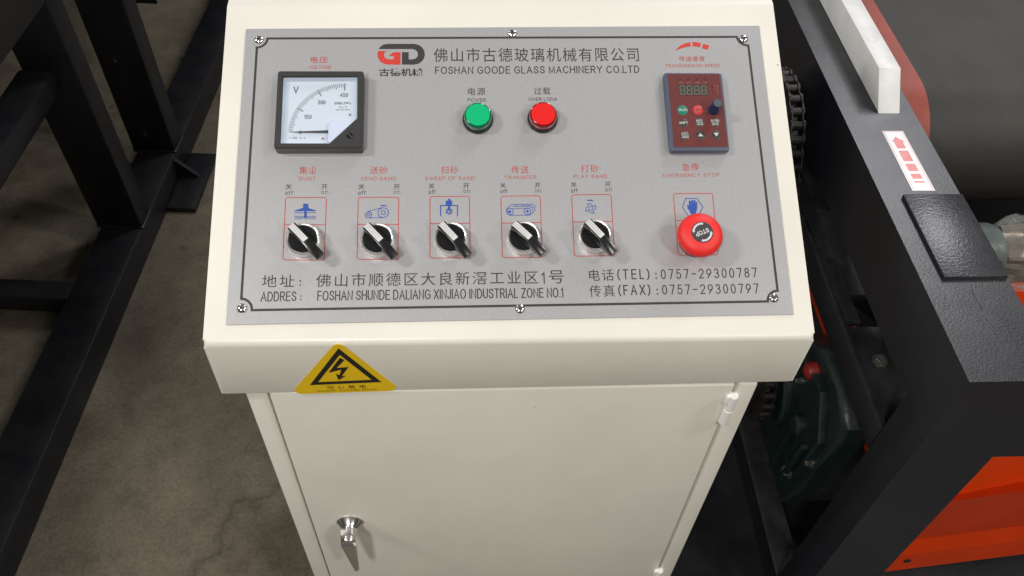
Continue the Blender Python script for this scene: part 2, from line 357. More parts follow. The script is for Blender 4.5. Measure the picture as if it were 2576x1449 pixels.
STICKK = mat('sticker_black', (0.012, 0.011, 0.010), 0.35)
FRAMEP = mat('navy_black_paint', (0.010, 0.0105, 0.0145), 0.40, bump=0.3, bscale=260, bdist=0.001, var=0.25, vscale=9, rvar=0.08, spec=0.5)
FRAMET = mat('hammered_navy_paint', (0.020, 0.020, 0.027), 0.32, bump=0.42, bscale=300, bdist=0.0012, var=0.25, vscale=9, stretch=(1.0, 1.8, 1.0), spec=0.7)
FRAMEF = mat('navy_frame_paint', (0.0105, 0.0108, 0.0155), 0.36, bump=0.20, bscale=340, bdist=0.0010, var=0.25, vscale=9, stretch=(1.0, 1.6, 1.0), spec=0.6)
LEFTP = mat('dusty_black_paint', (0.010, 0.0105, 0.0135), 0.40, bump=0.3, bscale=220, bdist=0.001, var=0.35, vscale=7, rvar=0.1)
NYLON = mat('white_nylon', (0.73, 0.73, 0.715), 0.34, var=0.10, vscale=22, bump=0.1, bscale=60, coat=0.1)
NYLON.node_tree.nodes['Principled BSDF'].inputs['Subsurface Weight'].default_value = 0.25
NYLON.node_tree.nodes['Principled BSDF'].inputs['Subsurface Radius'].default_value = (0.01, 0.01, 0.01)
BELT = mat('dark_rubber_belt', (0.026, 0.0245, 0.021), 0.62, var=0.28, vscale=10, bump=0.3, bscale=500, stretch=(1.0, 0.25, 1.0))
STRIP = mat('red_rubber_strip', (0.30, 0.055, 0.035), 0.55, var=0.12, vscale=30, bump=0.2, bscale=300)
ORANGE = mat('orange_sheet_paint', (0.64, 0.046, 0.003), 0.42, spec=0.25, var=0.07, vscale=14, bump=0.15, bscale=300)
TEAL = mat('teal_cast_iron', (0.006, 0.017, 0.018), 0.42, var=0.35, vscale=30, bump=0.5, bscale=160)
GREYCAST = mat('grey_green_paint', (0.105, 0.125, 0.115), 0.30, var=0.25, vscale=60, bump=0.3, bscale=200)
CHAINM = mat('oily_chain_steel', (0.014, 0.012, 0.010), 0.5, metal=0.1, var=0.4, vscale=120)
BOLTM = mat('grey_bolt_steel', (0.22, 0.22, 0.20), 0.32, metal=0.8, var=0.3, vscale=100)
STICKW = mat('white_vinyl', (0.72, 0.70, 0.71), 0.25, var=0.05, vscale=40)
STICKR = mat('faded_red_print', (0.62, 0.13, 0.11), 0.3, var=0.2, vscale=60)
FILM = mat('clear_wrap_film', (0.80, 0.82, 0.78), 0.05, bump=1.0, bscale=110, bdist=0.004)
FILM.node_tree.nodes['Principled BSDF'].inputs['Alpha'].default_value = 0.13
PAPER = mat('brown_paper_and_green_paint', (0.10, 0.062, 0.036), 0.30, metal=0.5, var=0.7, vscale=26)


def concrete():
    m = bpy.data.materials.new('stained_concrete')
    m.use_nodes = True
    nt = m.node_tree
    N, L = nt.nodes, nt.links
    b = N['Principled BSDF']
    tc = N.new('ShaderNodeTexCoord')
    co = tc.outputs['Object']

    def nz(scale, detail, rough=0.6, dist=0.0):
        n = N.new('ShaderNodeTexNoise')
        n.inputs['Scale'].default_value, n.inputs['Detail'].default_value = scale, detail
        n.inputs['Roughness'].default_value, n.inputs['Distortion'].default_value = rough, dist
        L.new(co, n.inputs['Vector'])
        return n.outputs['Fac']

    def ramp(src, stops):
        r = N.new('ShaderNodeValToRGB')
        e = r.color_ramp.elements
        e[0].position, e[0].color = stops[0]
        e[1].position, e[1].color = stops[-1]
        for p, c in stops[1:-1]:
            q = e.new(p)
            q.color = c
        L.new(src, r.inputs['Fac'])
        return r.outputs['Color']

    def mul(a, bb, f=1.0, mode='MULTIPLY'):
        x = N.new('ShaderNodeMix')
        x.data_type, x.blend_type = 'RGBA', mode
        x.inputs[0].default_value = f
        L.new(a, x.inputs[6])
        L.new(bb, x.inputs[7])
        return x.outputs[2]
    base = ramp(nz(3.2, 9, 0.62, 0.6), [(0.27, (0.098, 0.081, 0.056, 1)), (0.5, (0.165, 0.140, 0.099, 1)), (0.74, (0.240, 0.208, 0.154, 1))])
    mott = ramp(nz(16, 8, 0.7, 0.3), [(0.25, (0.62, 0.61, 0.59, 1)), (0.5, (0.97, 0.97, 0.96, 1)), (0.75, (1.15, 1.15, 1.13, 1))])
    grain = ramp(nz(160, 4, 0.7), [(0.25, (0.62, 0.62, 0.60, 1)), (0.75, (1.25, 1.25, 1.25, 1))])
    c = mul(mul(base, mott), grain)
    # wandering cracks
    nv = N.new('ShaderNodeTexNoise')
    nv.inputs['Scale'].default_value, nv.inputs['Detail'].default_value = 5, 6
    L.new(co, nv.inputs['Vector'])
    va = N.new('ShaderNodeVectorMath')
    va.operation = 'MULTIPLY_ADD'
    va.inputs[1].default_value = (0.35, 0.35, 0.0)
    L.new(nv.outputs['Color'], va.inputs[0])
    L.new(co, va.inputs[2])
    vo = N.new('ShaderNodeTexVoronoi')
    vo.feature = 'DISTANCE_TO_EDGE'
    vo.inputs['Scale'].default_value = 1.15
    L.new(va.outputs['Vector'], vo.inputs['Vector'])
    crack = ramp(vo.outputs['Distance'], [(0.0, (0.35, 0.33, 0.30, 1)), (0.006, (0.75, 0.74, 0.72, 1)), (0.02, (1, 1, 1, 1))])
    c = mul(c, crack, 0.6)
    # dark drops of oil
    v2 = N.new('ShaderNodeTexVoronoi')
    v2.inputs['Scale'].default_value = 9
    L.new(co, v2.inputs['Vector'])
    spots = ramp(v2.outputs['Distance'], [(0.03, (0.35, 0.33, 0.32, 1)), (0.12, (1, 1, 1, 1))])
    c = mul(c, spots, 0.7)
    L.new(c, b.inputs['Base Color'])
    b.inputs['Roughness'].default_value = 0.62
    bp = N.new('ShaderNodeBump')
    bp.inputs['Strength'].default_value, bp.inputs['Distance'].default_value = 0.35, 0.004
    L.new(nz(40, 8, 0.7), bp.inputs['Height'])
    L.new(bp.outputs['Normal'], b.inputs['Normal'])
    return m


CONCRETE = concrete()


def add_dust(m, colour, amount, scale):
    nt = m.node_tree
    N, L = nt.nodes, nt.links
    b = N['Principled BSDF']
    src = b.inputs['Base Color'].links[0].from_socket
    g, sx, tc, nz, mr, mu, mx = (N.new(t) for t in ('ShaderNodeNewGeometry', 'ShaderNodeSeparateXYZ', 'ShaderNodeTexCoord', 'ShaderNodeTexNoise', 'ShaderNodeMapRange', 'ShaderNodeMath', 'ShaderNodeMix'))
    L.new(g.outputs['True Normal'], sx.inputs[0])
    nz.inputs['Scale'].default_value, nz.inputs['Detail'].default_value, nz.inputs['Roughness'].default_value = scale, 9, 0.72
    L.new(tc.outputs['Object'], nz.inputs['Vector'])
    mr.inputs['From Min'].default_value, mr.inputs['From Max'].default_value = 0.38, 0.78
    mr.inputs['To Max'].default_value = amount
    L.new(nz.outputs['Fac'], mr.inputs['Value'])
    mu.operation, mu.use_clamp = 'MULTIPLY', True
    L.new(sx.outputs['Z'], mu.inputs[0])
    L.new(mr.outputs['Result'], mu.inputs[1])
    mx.data_type = 'RGBA'
    L.new(mu.outputs['Value'], mx.inputs[0])
    L.new(src, mx.inputs[6])
    mx.inputs[7].default_value = colour
    L.new(mx.outputs[2], b.inputs['Base Color'])


for m_ in (FRAMEF, FRAMET, FRAMEP, LEFTP):
    add_dust(m_, (0.11, 0.10, 0.085, 1), 0.12 if m_ is LEFTP else 0.30, 18)
add_dust(BELT, (0.11, 0.10, 0.08, 1), 0.22, 7)
add_dust(TEAL, (0.07, 0.065, 0.05, 1), 0.4, 30)

# ------------------------------------------------------------------ mesh helpers
class MB:
    """collects faces of one mesh"""
    def __init__(self):
        self.v, self.f, self.m = [], [], []

    def add(self, vs, fs, mi=0, M=None):
        k = len(self.v)
        for p in vs:
            q = Vector(p)
            self.v.append(M @ q if M else q)
        for f in fs:
            self.f.append([i + k for i in f])
            self.m.append(mi)

    def bm(self, bm, mi=0, M=None):
        bm.verts.index_update()
        self.add([v.co.copy() for v in bm.verts], [[v.index for v in f.verts] for f in bm.faces], mi, M)
        bm.free()

    def box(self, x0, x1, y0, y1, z0, z1, bev=0.0, mi=0, M=None, seg=2):
        bm = bmesh.new()
        bmesh.ops.create_cube(bm, size=1)
        for v in bm.verts:
            v.co = Vector((x0 + (v.co.x + .5) * (x1 - x0), y0 + (v.co.y + .5) * (y1 - y0), z0 + (v.co.z + .5) * (z1 - z0)))
        if bev:
            bmesh.ops.bevel(bm, geom=bm.edges[:], offset=bev, segments=seg, profile=0.5, affect='EDGES')
        self.bm(bm, mi, M)

    def lathe(self, prof, n=40, mi=0, M=None, cap0=True, cap1=True):
        vs, fs = [], []
        for r, h in prof:
            for k in range(n):
                a = 2 * math.pi * k / n
                vs.append((r * math.cos(a), r * math.sin(a), h))
        for j in range(len(prof) - 1):
            for k in range(n):
                k2 = (k + 1) % n
                fs.append((j * n + k, j * n + k2, (j + 1) * n + k2, (j + 1) * n + k))
        if cap0:
            fs.append(tuple(reversed(range(n))))
        if cap1:
            fs.append(tuple((len(prof) - 1) * n + k for k in range(n)))
        self.add(vs, fs, mi, M)

    def prism(self, poly, h0, h1, mi=0, M=None, bev=0.0, seg=2, side=0):
        a = sum(poly[i][0] * poly[(i + 1) % len(poly)][1] - poly[(i + 1) % len(poly)][0] * poly[i][1] for i in range(len(poly)))
        if a < 0:
            poly = poly[::-1]
        bm = bmesh.new()
        lo = [bm.verts.new((p[0], p[1], h0)) for p in poly]
        hi = [bm.verts.new((p[0], p[1], h1)) for p in poly]
        n = len(poly)
        bm.faces.new(lo[::-1])
        bm.faces.new(hi)
        for i in range(n):
            bm.faces.new((lo[i], lo[(i + 1) % n], hi[(i + 1) % n], hi[i]))
        if bev:
            es = [e for e in bm.edges if abs(e.verts[0].co.z - e.verts[1].co.z) < 1e-9 and (not side or abs(e.verts[0].co.z - h0) < 1e-9)]
            bmesh.ops.bevel(bm, geom=es, offset=bev, segments=seg, profile=0.5, affect='EDGES')
        self.bm(bm, mi, M)

    def flat(self, poly, h, mi=0, M=None):
        a = sum(poly[i][0] * poly[(i + 1) % len(poly)][1] - poly[(i + 1) % len(poly)][0] * poly[i][1] for i in range(len(poly)))
        if a < 0:
            poly = poly[::-1]
        self.add([(p[0], p[1], h) for p in poly], [tuple(range(len(poly)))], mi, M)

    def disc(self, cx, cy, r, h, n=40, mi=0, M=None):
        self.flat([(cx + r * math.cos(2 * math.pi * k / n), cy + r * math.sin(2 * math.pi * k / n)) for k in range(n)], h, mi, M)

    def stroke(self, pts, w, h, closed=False, mi=0, M=None):
        """a flat line of width w along pts"""
        n = len(pts)
        P = [Vector((p[0], p[1])) for p in pts]
        L, R = [], []
        for i in range(n):
            a = P[i - 1] if (i > 0 or closed) else None
            c = P[(i + 1) % n] if (i < n - 1 or closed) else None
            d1 = (P[i] - a).normalized() if a is not None else (c - P[i]).normalized()
            d2 = (c - P[i]).normalized() if c is not None else d1
            n1, n2 = Vector((-d1.y, d1.x)), Vector((-d2.y, d2.x))
            m = n1 + n2
            m = m.normalized() if m.length > 1e-6 else n1
            k = min(2.5, 1 / max(0.3, m.dot(n1)))
            L.append(P[i] + m * w / 2 * k)
            R.append(P[i] - m * w / 2 * k)
        vs = [(p.x, p.y, h) for p in L] + [(p.x, p.y, h) for p in R]
        fs = []
        for i in range(n if closed else n - 1):
            j = (i + 1) % n
            fs.append((n + i, n + j, j, i))
        self.add(vs, fs, mi, M)

    def ring(self, cx, cy, r, w, h, n=36, mi=0, a0=0.0, a1=2 * math.pi, M=None):
        full = abs(a1 - a0 - 2 * math.pi) < 1e-6
        k = n if full else n + 1
        self.stroke([(cx + r * math.cos(a0 + (a1 - a0) * i / n), cy + r * math.sin(a0 + (a1 - a0) * i / n)) for i in range(k)], w, h, full, mi, M)

    def tube(self, pts, r, n=12, mi=0, caps=True):
        pts = [Vector(p) for p in pts]
        vs, fs = [], []
        for i, p in enumerate(pts):
            d = (pts[min(i + 1, len(pts) - 1)] - pts[max(i - 1, 0)]).normalized()
            u = d.orthogonal().normalized() if i == 0 else (u - d * u.dot(d)).normalized()
            w = d.cross(u)
            for k in range(n):
                a = 2 * math.pi * k / n
                vs.append(p + u * r * math.cos(a) + w * r * math.sin(a))
        for i in range(len(pts) - 1):
            for k in range(n):
                k2 = (k + 1) % n
                fs.append((i * n + k, i * n + k2, (i + 1) * n + k2, (i + 1) * n + k))
        if caps:
            fs.append(tuple(reversed(range(n))))
            fs.append(tuple((len(pts) - 1) * n + k for k in range(n)))
        self.add(vs, fs, mi)


WM = {}


def obj(name, mb, mats, parent=None, W=None, smooth=35, fixn=True):
    me = bpy.data.meshes.new(name)
    me.from_pydata([tuple(v) for v in mb.v], [], mb.f)
    if not isinstance(mats, (list, tuple)):
        mats = [mats]
    for m in mats:
        me.materials.append(m)
    me.polygons.foreach_set('material_index', mb.m)
    if fixn:
        bm = bmesh.new()
        bm.from_mesh(me)
        bmesh.ops.recalc_face_normals(bm, faces=bm.faces[:])
        bm.to_mesh(me)
        bm.free()
    if smooth:
        me.polygons.foreach_set('use_smooth', [True] * len(me.polygons))
        me.set_sharp_from_angle(angle=math.radians(smooth))
    me.update()
    o = bpy.data.objects.new(name, me)
    COL.objects.link(o)
    W = W.copy() if W else Matrix.Identity(4)
    o.parent = parent
    o.matrix_basis = (WM[parent.name].inverted() @ W) if parent else W
    WM[o.name] = W
    return o


def empty(name, loc, rz=0.0):
    o = bpy.data.objects.new(name, None)
    COL.objects.link(o)
    o.empty_display_size = 0.1
    W = Matrix.Translation(loc) @ Matrix.Rotation(rz, 4, 'Z')
    o.matrix_basis = W
    WM[o.name] = W
    return o


def tag(o, label=None, cat=None, group=None, kind=None):
    for k, v in (('label', label), ('category', cat), ('group', group), ('kind', kind)):
        if v:
            o[k] = v
    return o


def copy_tree(o, W, parent):
    c = o.copy()
    COL.objects.link(c)
    c.parent = parent
    c.matrix_basis = WM[parent.name].inverted() @ W
    WM[c.name] = W
    for ch in [x for x in KIDS.get(o.name, [])]:
        copy_tree(ch, W @ (WM[o.name].inverted() @ WM[ch.name]), c)
    return c


KIDS = {}


def kid(parent, o):
    KIDS.setdefault(parent.name, []).append(o)
    return o


def glyphs(s, sp=1.0, bold=0.0):
    """outline of a line of lettering, scaled to the unit square"""
    cu = bpy.data.curves.new('lettering', 'FONT')
    cu.body = s
    cu.space_character = sp
    cu.resolution_u = 3
    cu.offset = bold
    ob = bpy.data.objects.new('lettering', cu)
    COL.objects.link(ob)
    bpy.context.view_layer.update()
    me = bpy.data.meshes.new_from_object(ob.evaluated_get(bpy.context.evaluated_depsgraph_get()))
    vs = [v.co.copy() for v in me.vertices]
    fs = [tuple(p.vertices) for p in me.polygons]
    bpy.data.objects.remove(ob)
    bpy.data.curves.remove(cu)
    bpy.data.meshes.remove(me)
    x0, x1 = min(v.x for v in vs), max(v.x for v in vs)
    y0, y1 = min(v.y for v in vs), max(v.y for v in vs)
    return [((v.x - x0) / (x1 - x0), (v.y - y0) / (y1 - y0)) for v in vs], fs


def one_stroke(mb, s, a, u, v, z, sp, weight, mi, M):
    """one-stroke letters filling the box a + [0..1] u + [0..1] v"""
    w = weight * v.length
    un, vn = u.normalized(), v.normalized()
    a2, u2, v2 = a + un * w / 2 + vn * w / 2, u - un * w, v - vn * w
    if len(s) == 1 and s in ':.I':
        a2, u2 = a + u / 2 + vn * w / 2, u * 0
    for i, p in enumerate(skeleton(s, sp, '-' in s and s[0].isdigit())):
        q = [a2 + u2 * x + v2 * y for x, y in p]
        closed = (q[0] - q[-1]).length < w * 0.05
        if closed:
            q = q[:-1]
        else:
            d0, d1 = (q[0] - q[1]).normalized(), (q[-1] - q[-2]).normalized()
            q[0] = q[0] + d0 * w * 0.45
            q[-1] = q[-1] + d1 * w * 0.45
        mb.stroke([(c.x, c.y) for c in q], w, z + i * 1.5e-6, closed, mi, M)


def write(mb, s, a, b, h, z, sp=1.0, bold=0.0, mi=0, M=None, weight=0.0):
    """letters s with baseline a-b and height h, lying at height z; upright letters lean with the y axis"""
    a, b = Vector(a), Vector(b)
    v = Vector((0, h))
    if all(c in SKEL for c in s):
        one_stroke(mb, s, a, b - a, v, z, sp, weight or (0.125 + bold * 4), mi, M)
        return
    if any(c in SKEL for c in s):                     # Chinese characters with a figure among them
        n = len(s)
        k = [i for i, c in enumerate(s) if c in SKEL][0]
        tot = n - 0.5
        P = lambda t: a + (b - a) * (t / (tot - 0.12))
        write(mb, s[:k], P(0), P(k - 0.14), h, z, sp, bold, mi, M)
        write(mb, s[k], P(k + 0.05), P(k + 0.25), h * 0.86, z, sp, bold, mi, M, 0.10)
        write(mb, s[k + 1:], P(k + 0.5), b, h, z, sp, bold, mi, M)
        return
    uv, fs = glyphs(s, sp, bold)
    mb.add([((a + (b - a) * p + v * q).x, (a + (b - a) * p + v * q).y, z) for p, q in uv], fs, mi, M)


def write_up(mb, s, a, b, h, z, sp=1.0, bold=0.0, mi=0):
    write(mb, s, a, b, h, z, sp, bold, mi)


# panel frame: x across, s up the slope, h out of the plate
TILT = math.radians(24.7496)
ct, st = math.cos(TILT), math.sin(TILT)
PM = Matrix(((1, 0, 0, 0), (0, ct, -st, 0), (0, st, ct, 0.80), (0, 0, 0, 1)))
# front frame: x across, z up, h out of the front face towards the viewer
FM = Matrix(((1, 0, 0, 0), (0, 0, -1, 0), (0, 1, 0, 0), (0, 0, 0, 1)))


def at(M, x, y, h=0.0, rot=0.0):
    return M @ Matrix.Translation((x, y, h)) @ Matrix.Rotation(rot, 4, 'Z')


# ------------------------------------------------------------------ setting: the floor
mb = MB()
mb.add([(-6, -4, 0), (7, -4, 0), (7, 8, 0), (-6, 8, 0)], [(0, 1, 2, 3)])
fl = obj('floor', mb, CONCRETE, fixn=False)
tag(fl, 'stained grey brown concrete workshop floor with cracks', 'floor', kind='structure')

# ------------------------------------------------------------------ the control console
console = empty('control_console', (0.02, 0.18, 0))
tag(console, 'cream control console with a sloping grey switch panel, standing between the dark machines', 'control console')


def fillet(poly, radii, n=5):
    out = []
    k = len(poly)
    for i, p in enumerate(poly):
        r = radii[i]
        if r <= 0:
            out.append(p)
            continue
        P, A, B = Vector(p), Vector(poly[i - 1]), Vector(poly[(i + 1) % k])
        u, v = (A - P).normalized(), (B - P).normalized()
        ang = u.angle(v)
        t = r / math.tan(ang / 2)
        c = P + (u + v).normalized() * (r / math.sin(ang / 2))
        s, e = P + u * t - c, P + v * t - c
        sa = math.atan2(s.y, s.x)
        da = math.atan2(e.y, e.x) - sa
        while da > math.pi:
            da -= 2 * math.pi
        while da < -math.pi:
            da += 2 * math.pi
        for j in range(n + 1):
            a = sa + da * j / n
            out.append((c.x + r * math.cos(a), c.y + r * math.sin(a)))
    return out


# hood: side profile in (y, z), 1 mm under the plate
sb = 0.337
by, bz = sb * ct, 0.80 + sb * st
q = 0.0015
prof = [(0, 0.7242), (0.0, 0.80 - q), (by + q * st, bz - q * ct), (0.43, bz + 0.004), (0.43, 0.7242)]
prof = fillet(prof, [0.0025, 0.007, 0.006, 0.01, 0.0])
bm = bmesh.new()
XL, XR = -0.2455, 0.2915
lo = [bm.verts.new((XL, y, z)) for y, z in prof]
hi = [bm.verts.new((XR, y, z)) for y, z in prof]
n = len(prof)
fa = bm.faces.new(lo)
fb = bm.faces.new(hi[::-1])
for i in range(n):
    bm.faces.new((lo[i], hi[i], hi[(i + 1) % n], lo[(i + 1) % n]))
bmesh.ops.bevel(bm, geom=list(fa.edges) + list(fb.edges), offset=0.0035, segments=3, profile=0.5, affect='EDGES')
for v in bm.verts:                                   # the folded sheet is not quite square
    y, z = v.co.y, v.co.z
    s = min(max(y * ct + (z - 0.8) * st, 0), sb)
    d = (v.co.x - 0.023) * (-0.005 + s / sb * 0.0163) * min(1.0, max(0.0, (z - 0.765) / 0.033))
    v.co.y += d * ct
    v.co.z += d * st
    if z < 0.80 and y < 0.1:
        v.co.z += (v.co.x - 0.02) * 0.0058 * (0.80 - z) / 0.0758
mb = MB()
mb.bm(bm)
hood = obj('hood', mb, CREAM, console)

# cabinet body with the front rails either side of the door
mb = MB()
mb.box(-0.2252, 0.2604, 0.024, 0.36, 0.03, 0.7225, 0.002)
mb.box(-0.2252, -0.2058, 0.002, 0.0236, 0.03, 0.7225, 0.0016)
mb.box(0.2408, 0.2604, 0.001, 0.0236, 0.03, 0.7225, 0.0026, seg=3)
mb.box(-0.2052, 0.2406, 0.002, 0.0236, 0.03, 0.075, 0.0016)
body = obj('cabinet_body', mb, CREAM, console)
mb = MB()
mb.box(-0.23, 0.265, 0.0, 0.365, 0.0, 0.028, 0.002)
obj('plinth', mb, FRAMEP, console)
mb = MB()
mb.box(-0.2032, 0.2376, 0.0005, 0.020, 0.079, 0.7226, 0.0018, seg=3)
door = obj('door', mb, CREAM, console)
for zt, zm, zb in ((0.7068, 0.6812, 0.6560), (0.2740, 0.2484, 0.2232)):
    mb = MB()
    M = Matrix.Translation((0.2402, -0.0005, 0))
    mb.lathe([(0.0040, zm + 0.0002), (0.0048, zm + 0.0008), (0.0048, zt - 0.0012), (0.0036, zt)], 20, 0, M)
    mb.lathe([(0.0036, zb), (0.0048, zb + 0.0012), (0.0048, zm - 0.0008), (0.0040, zm - 0.0002)], 20, 0, M)
    mb.lathe([(0.0037, zb + 0.002), (0.0037, zt - 0.002)], 12, 1, M)
    # welded leaf on the door side of the upper knuckle
    bm = bmesh.new()
    bmesh.ops.create_cube(bm, size=1)
    for v in bm.verts:
        v.co = Vector((0.2360 + v.co.x * 0.007, -0.0006 + v.co.y * 0.0050, (zt + zm) / 2 + 0.004 + v.co.z * (0.016 if v.co.x < 0 else 0.019)))
    bmesh.ops.bevel(bm, geom=bm.edges[:], offset=0.0022, segments=3, profile=0.5, affect='EDGES')
    mb.bm(bm, 0)
    obj('hinge', mb, [mat('white_hinge_paint', (0.84, 0.83, 0.80), 0.3), DARKREC], door)

# chromed swing handle
mb = MB()
M = at(FM, -0.1590, 0.4478, -0.0005)
mb.lathe([(0.0158, 0.0), (0.0158, 0.0016), (0.0150, 0.0024), (0.0092, 0.0098), (0.0088, 0.0112), (0.0088, 0.0255), (0.0080, 0.0272)], 40, 0, M)
dh = obj('door_handle', mb, HCHROME, door)
mb = MB()
secs = [(0.4564, 0.0212, -0.1672, -0.1570), (0.4500, 0.0272, -0.1675, -0.1528), (0.4466, 0.0300, -0.1676, -0.1504), (0.4422, 0.0307, -0.1670, -0.1503),
        (0.4080, 0.0311, -0.1630, -0.1519), (0.3790, 0.0315, -0.1595, -0.1535), (0.3768, 0.0313, -0.1588, -0.1543)]
vs, fs = [], []
for z, h, x0, x1 in secs:
    t = 0.0055
    for dx, dh_ in ((0.0012, 0), (0, -0.0012), (0, -t), (1, -t), (1, -0.0012), (1 - 1e-9, 0)):
        x = (x0 + dx) if dx < 0.5 else (x1 if dh_ < 0 else x1 - 0.0012)
        vs.append((x, -(h + dh_), z + (0.004 if dh_ <= -t else 0) * (1 if z > 0.43 else 0)))
k = 6
for i in range(len(secs) - 1):
    for j in range(k):
        fs.append((i * k + j, i * k + (j + 1) % k, (i + 1) * k + (j + 1) % k, (i + 1) * k + j))
fs.append(tuple(range(k)))
fs.append(tuple((len(secs) - 1) * k + j for j in range(k)))
mb.add(vs, fs)
obj('lever', mb, HCHROME, dh, smooth=30)

# warning sticker on the front of the hood
mb = MB()
tri = [(-0.1302, 0.8018), (-0.0845, 0.7236), (-0.1788, 0.7212)]
tri = fillet([(-0.1302, 0.8030), (-0.0800, 0.7250), (-0.1838, 0.7222)], [0.0052, 0.0062, 0.0062])
mb.prism(tri, 0.0002, 0.0006, 0)
stk = obj('warning_sticker', mb, YELLOW, console, FM)
tag(stk, 'yellow triangular electric shock warning sticker')
mb = MB()
bo = [(-0.13031, 0.7932), (-0.09755, 0.73998), (-0.16322, 0.73722)]
bi = [(-0.13048, 0.78356), (-0.10632, 0.74406), (-0.15506, 0.74188)]
for i in range(3):
    j = (i + 1) % 3
    mb.flat([bo[i], bo[j], bi[j], bi[i]], 0.0008)
mb.flat([(-0.1308, 0.7792), (-0.12713, 0.77575), (-0.13556, 0.76383), (-0.12478, 0.76495), (-0.13256, 0.75100), (-0.12855, 0.75121), (-0.13618, 0.74452),
         (-0.13753, 0.75483), (-0.1345, 0.7525), (-0.1317, 0.76103), (-0.14376, 0.75643)], 0.0008)
for ch, (x, z) in zip('当心触电', ((-0.1484, 0.7302), (-0.1386, 0.7303), (-0.1286, 0.7304), (-0.1183, 0.7305))):
    write_up(mb, ch, (x, z), (x + 0.0060, z + 0.0001), 0.0056, 0.0008)
write_up(mb, 'DANGER!  ELECTRIC SHOCK', (-0.1578, 0.7258), (-0.1030, 0.7272), 0.0024, 0.0008, 1.05)
obj('sticker_print', mb, STICKK, stk, FM, smooth=0, fixn=False)

# ---- face plate
mb = MB()
mb.prism([(-0.22606, 0.01755), (0.27406, 0.01936), (0.27418, 0.31392), (-0.22575, 0.30800)], -0.0006, 0.0, 0, None, 0.00025, 1)
plate = obj('face_plate', mb, PLATE, console, PM)
for s, c, a, b, h, sp, bold in TEXTS:
    mb = MB()
    write(mb, s, a, b, h, 0.00012, sp, 0.02 if bold else (0.0 if h > 0.007 else 0.004), weight=0.105 if (s[:4] in ('0757', '(TEL', '(FAX') or 'SHUNDE' in s or s == 'ADDRES') else 0.22 if s == ':' else 0.115)
    obj('lettering', mb, INK_K if c == 'k' else INK_R, plate, PM, smooth=0, fixn=False)
mb = MB()
B = [Vector(p) for p in BORDER]


def notch(p, q, c):
    r0, r1 = p - c, q - c
    a0 = math.atan2(r0.y, r0.x)
    da = math.atan2(r1.y, r1.x) - a0
    while da > math.pi:
        da -= 2 * math.pi
    while da < -math.pi:
        da += 2 * math.pi
    return [c + Vector((math.cos(a0 + da * k / 10), math.sin(a0 + da * k / 10))) * (r0.length + (r1.length - r0.length) * k / 10) for k in range(11)]


path = notch(B[0], B[1], Vector((B[0].x, B[1].y))) + notch(B[2], B[3], Vector((B[3].x, B[2].y))) \
    + notch(B[4], B[5], Vector((B[4].x, B[5].y))) + notch(B[6], B[7], Vector((B[7].x, B[6].y)))
mb.stroke([(p.x, p.y) for p in path], 0.0022, 0.00010, True)
obj('border_line', mb, INK_K, plate, PM, smooth=0, fixn=False)
mb = MB()
mb.flat(LOGO_BLACK, 0.00012, 0)
mb.flat(LOGO_RED, 0.00012, 1)
obj('company_logo', mb, [INK_K, INK_LR], plate, PM, smooth=0, fixn=False)
mb = MB()
for p in GAUGE:
    mb.flat(p, 0.00012, 0)
obj('speed_symbol', mb, INK_LR, plate, PM, smooth=0, fixn=False)
for F in FRAMES:
    mb = MB()
    mb.stroke(fillet(F[:4], [0.0022] * 4, 4), 0.00075, 0.00010, True)
    mb.stroke(F[4:], 0.00075, 0.00011)
    obj('switch_outline', mb, INK_R, plate, PM, smooth=0, fixn=False)
# blue pictograms
H1 = 0.00013
mb = MB()
for p in ICON_FAN:
    mb.flat(p, H1)
obj('pictogram', mb, INK_B, plate, PM, smooth=0, fixn=False)
mb = MB()
(x0, y0), (x1, y1) = ICON_BELT_C
for (x, y, r) in ((x0, y0, 0.0029), (x0, y0, 0.0012), (x1, y1, 0.0047), (x1, y1, 0.0019)):
    mb.ring(x, y, r, 0.0007, H1)
mb.stroke([(x0 - 0.0010, y0 + 0.0031), (x1 - 0.0014, y1 + 0.0048)], 0.0006, H1 + 1e-5)
mb.stroke([(x0, y0 - 0.0030), (x1, y1 - 0.0048)], 0.0006, H1 + 1e-5)
mb.flat(ICON_BELT_COVER, H1)
obj('pictogram', mb, INK_B, plate, PM, smooth=0, fixn=False)
mb = MB()
for i, p in enumerate(ICON_SWEEP):
    mb.flat(p, H1 + i * 1e-5)
cx, cy = ICON_SWEEP_C
mb.ring(cx, cy, 0.0022, 0.0012, H1 + 4e-5)
for k in range(8):
    a = k * math.pi / 4
    f = lambda r, t: (cx + r * math.cos(a + t), cy + r * math.sin(a + t))
    mb.flat([f(0.0026, -0.25), f(0.0026, 0.35), f(0.0043, 0.75)], H1 + 5e-5)
obj('pictogram', mb, INK_B, plate, PM, smooth=0, fixn=False)
mb = MB()
for (x, y) in ICON_TRACK_C:
    mb.ring(x, y, 0.0031, 0.0007, H1)
    mb.disc(x, y, 0.0013, H1 + 1e-5, 20)
mb.stroke(fillet([tuple(p) for p in ICON_TRACK_HULL], [0.0008] * 8, 3), 0.0006, H1 + 2e-5, True)
hx0, hx1, ht = 0.0245, 0.0425, 0.1247
mb.stroke([(0.0245, 0.12430), (0.0400, 0.12440), (0.0425, 0.12270), (0.0425, 0.1205)], 0.0005, H1)
mb.stroke([(0.0260, 0.12560), (0.0300, 0.12560)], 0.0005, H1)
mb.stroke([(0.0320, 0.12560), (0.0400, 0.12560), (0.0437, 0.1233)], 0.0005, H1 + 1e-5)
mb.stroke([(0.0234, 0.12250), (0.0390, 0.12240)], 0.0005, H1)
obj('pictogram', mb, INK_B, plate, PM, smooth=0, fixn=False)
mb = MB()
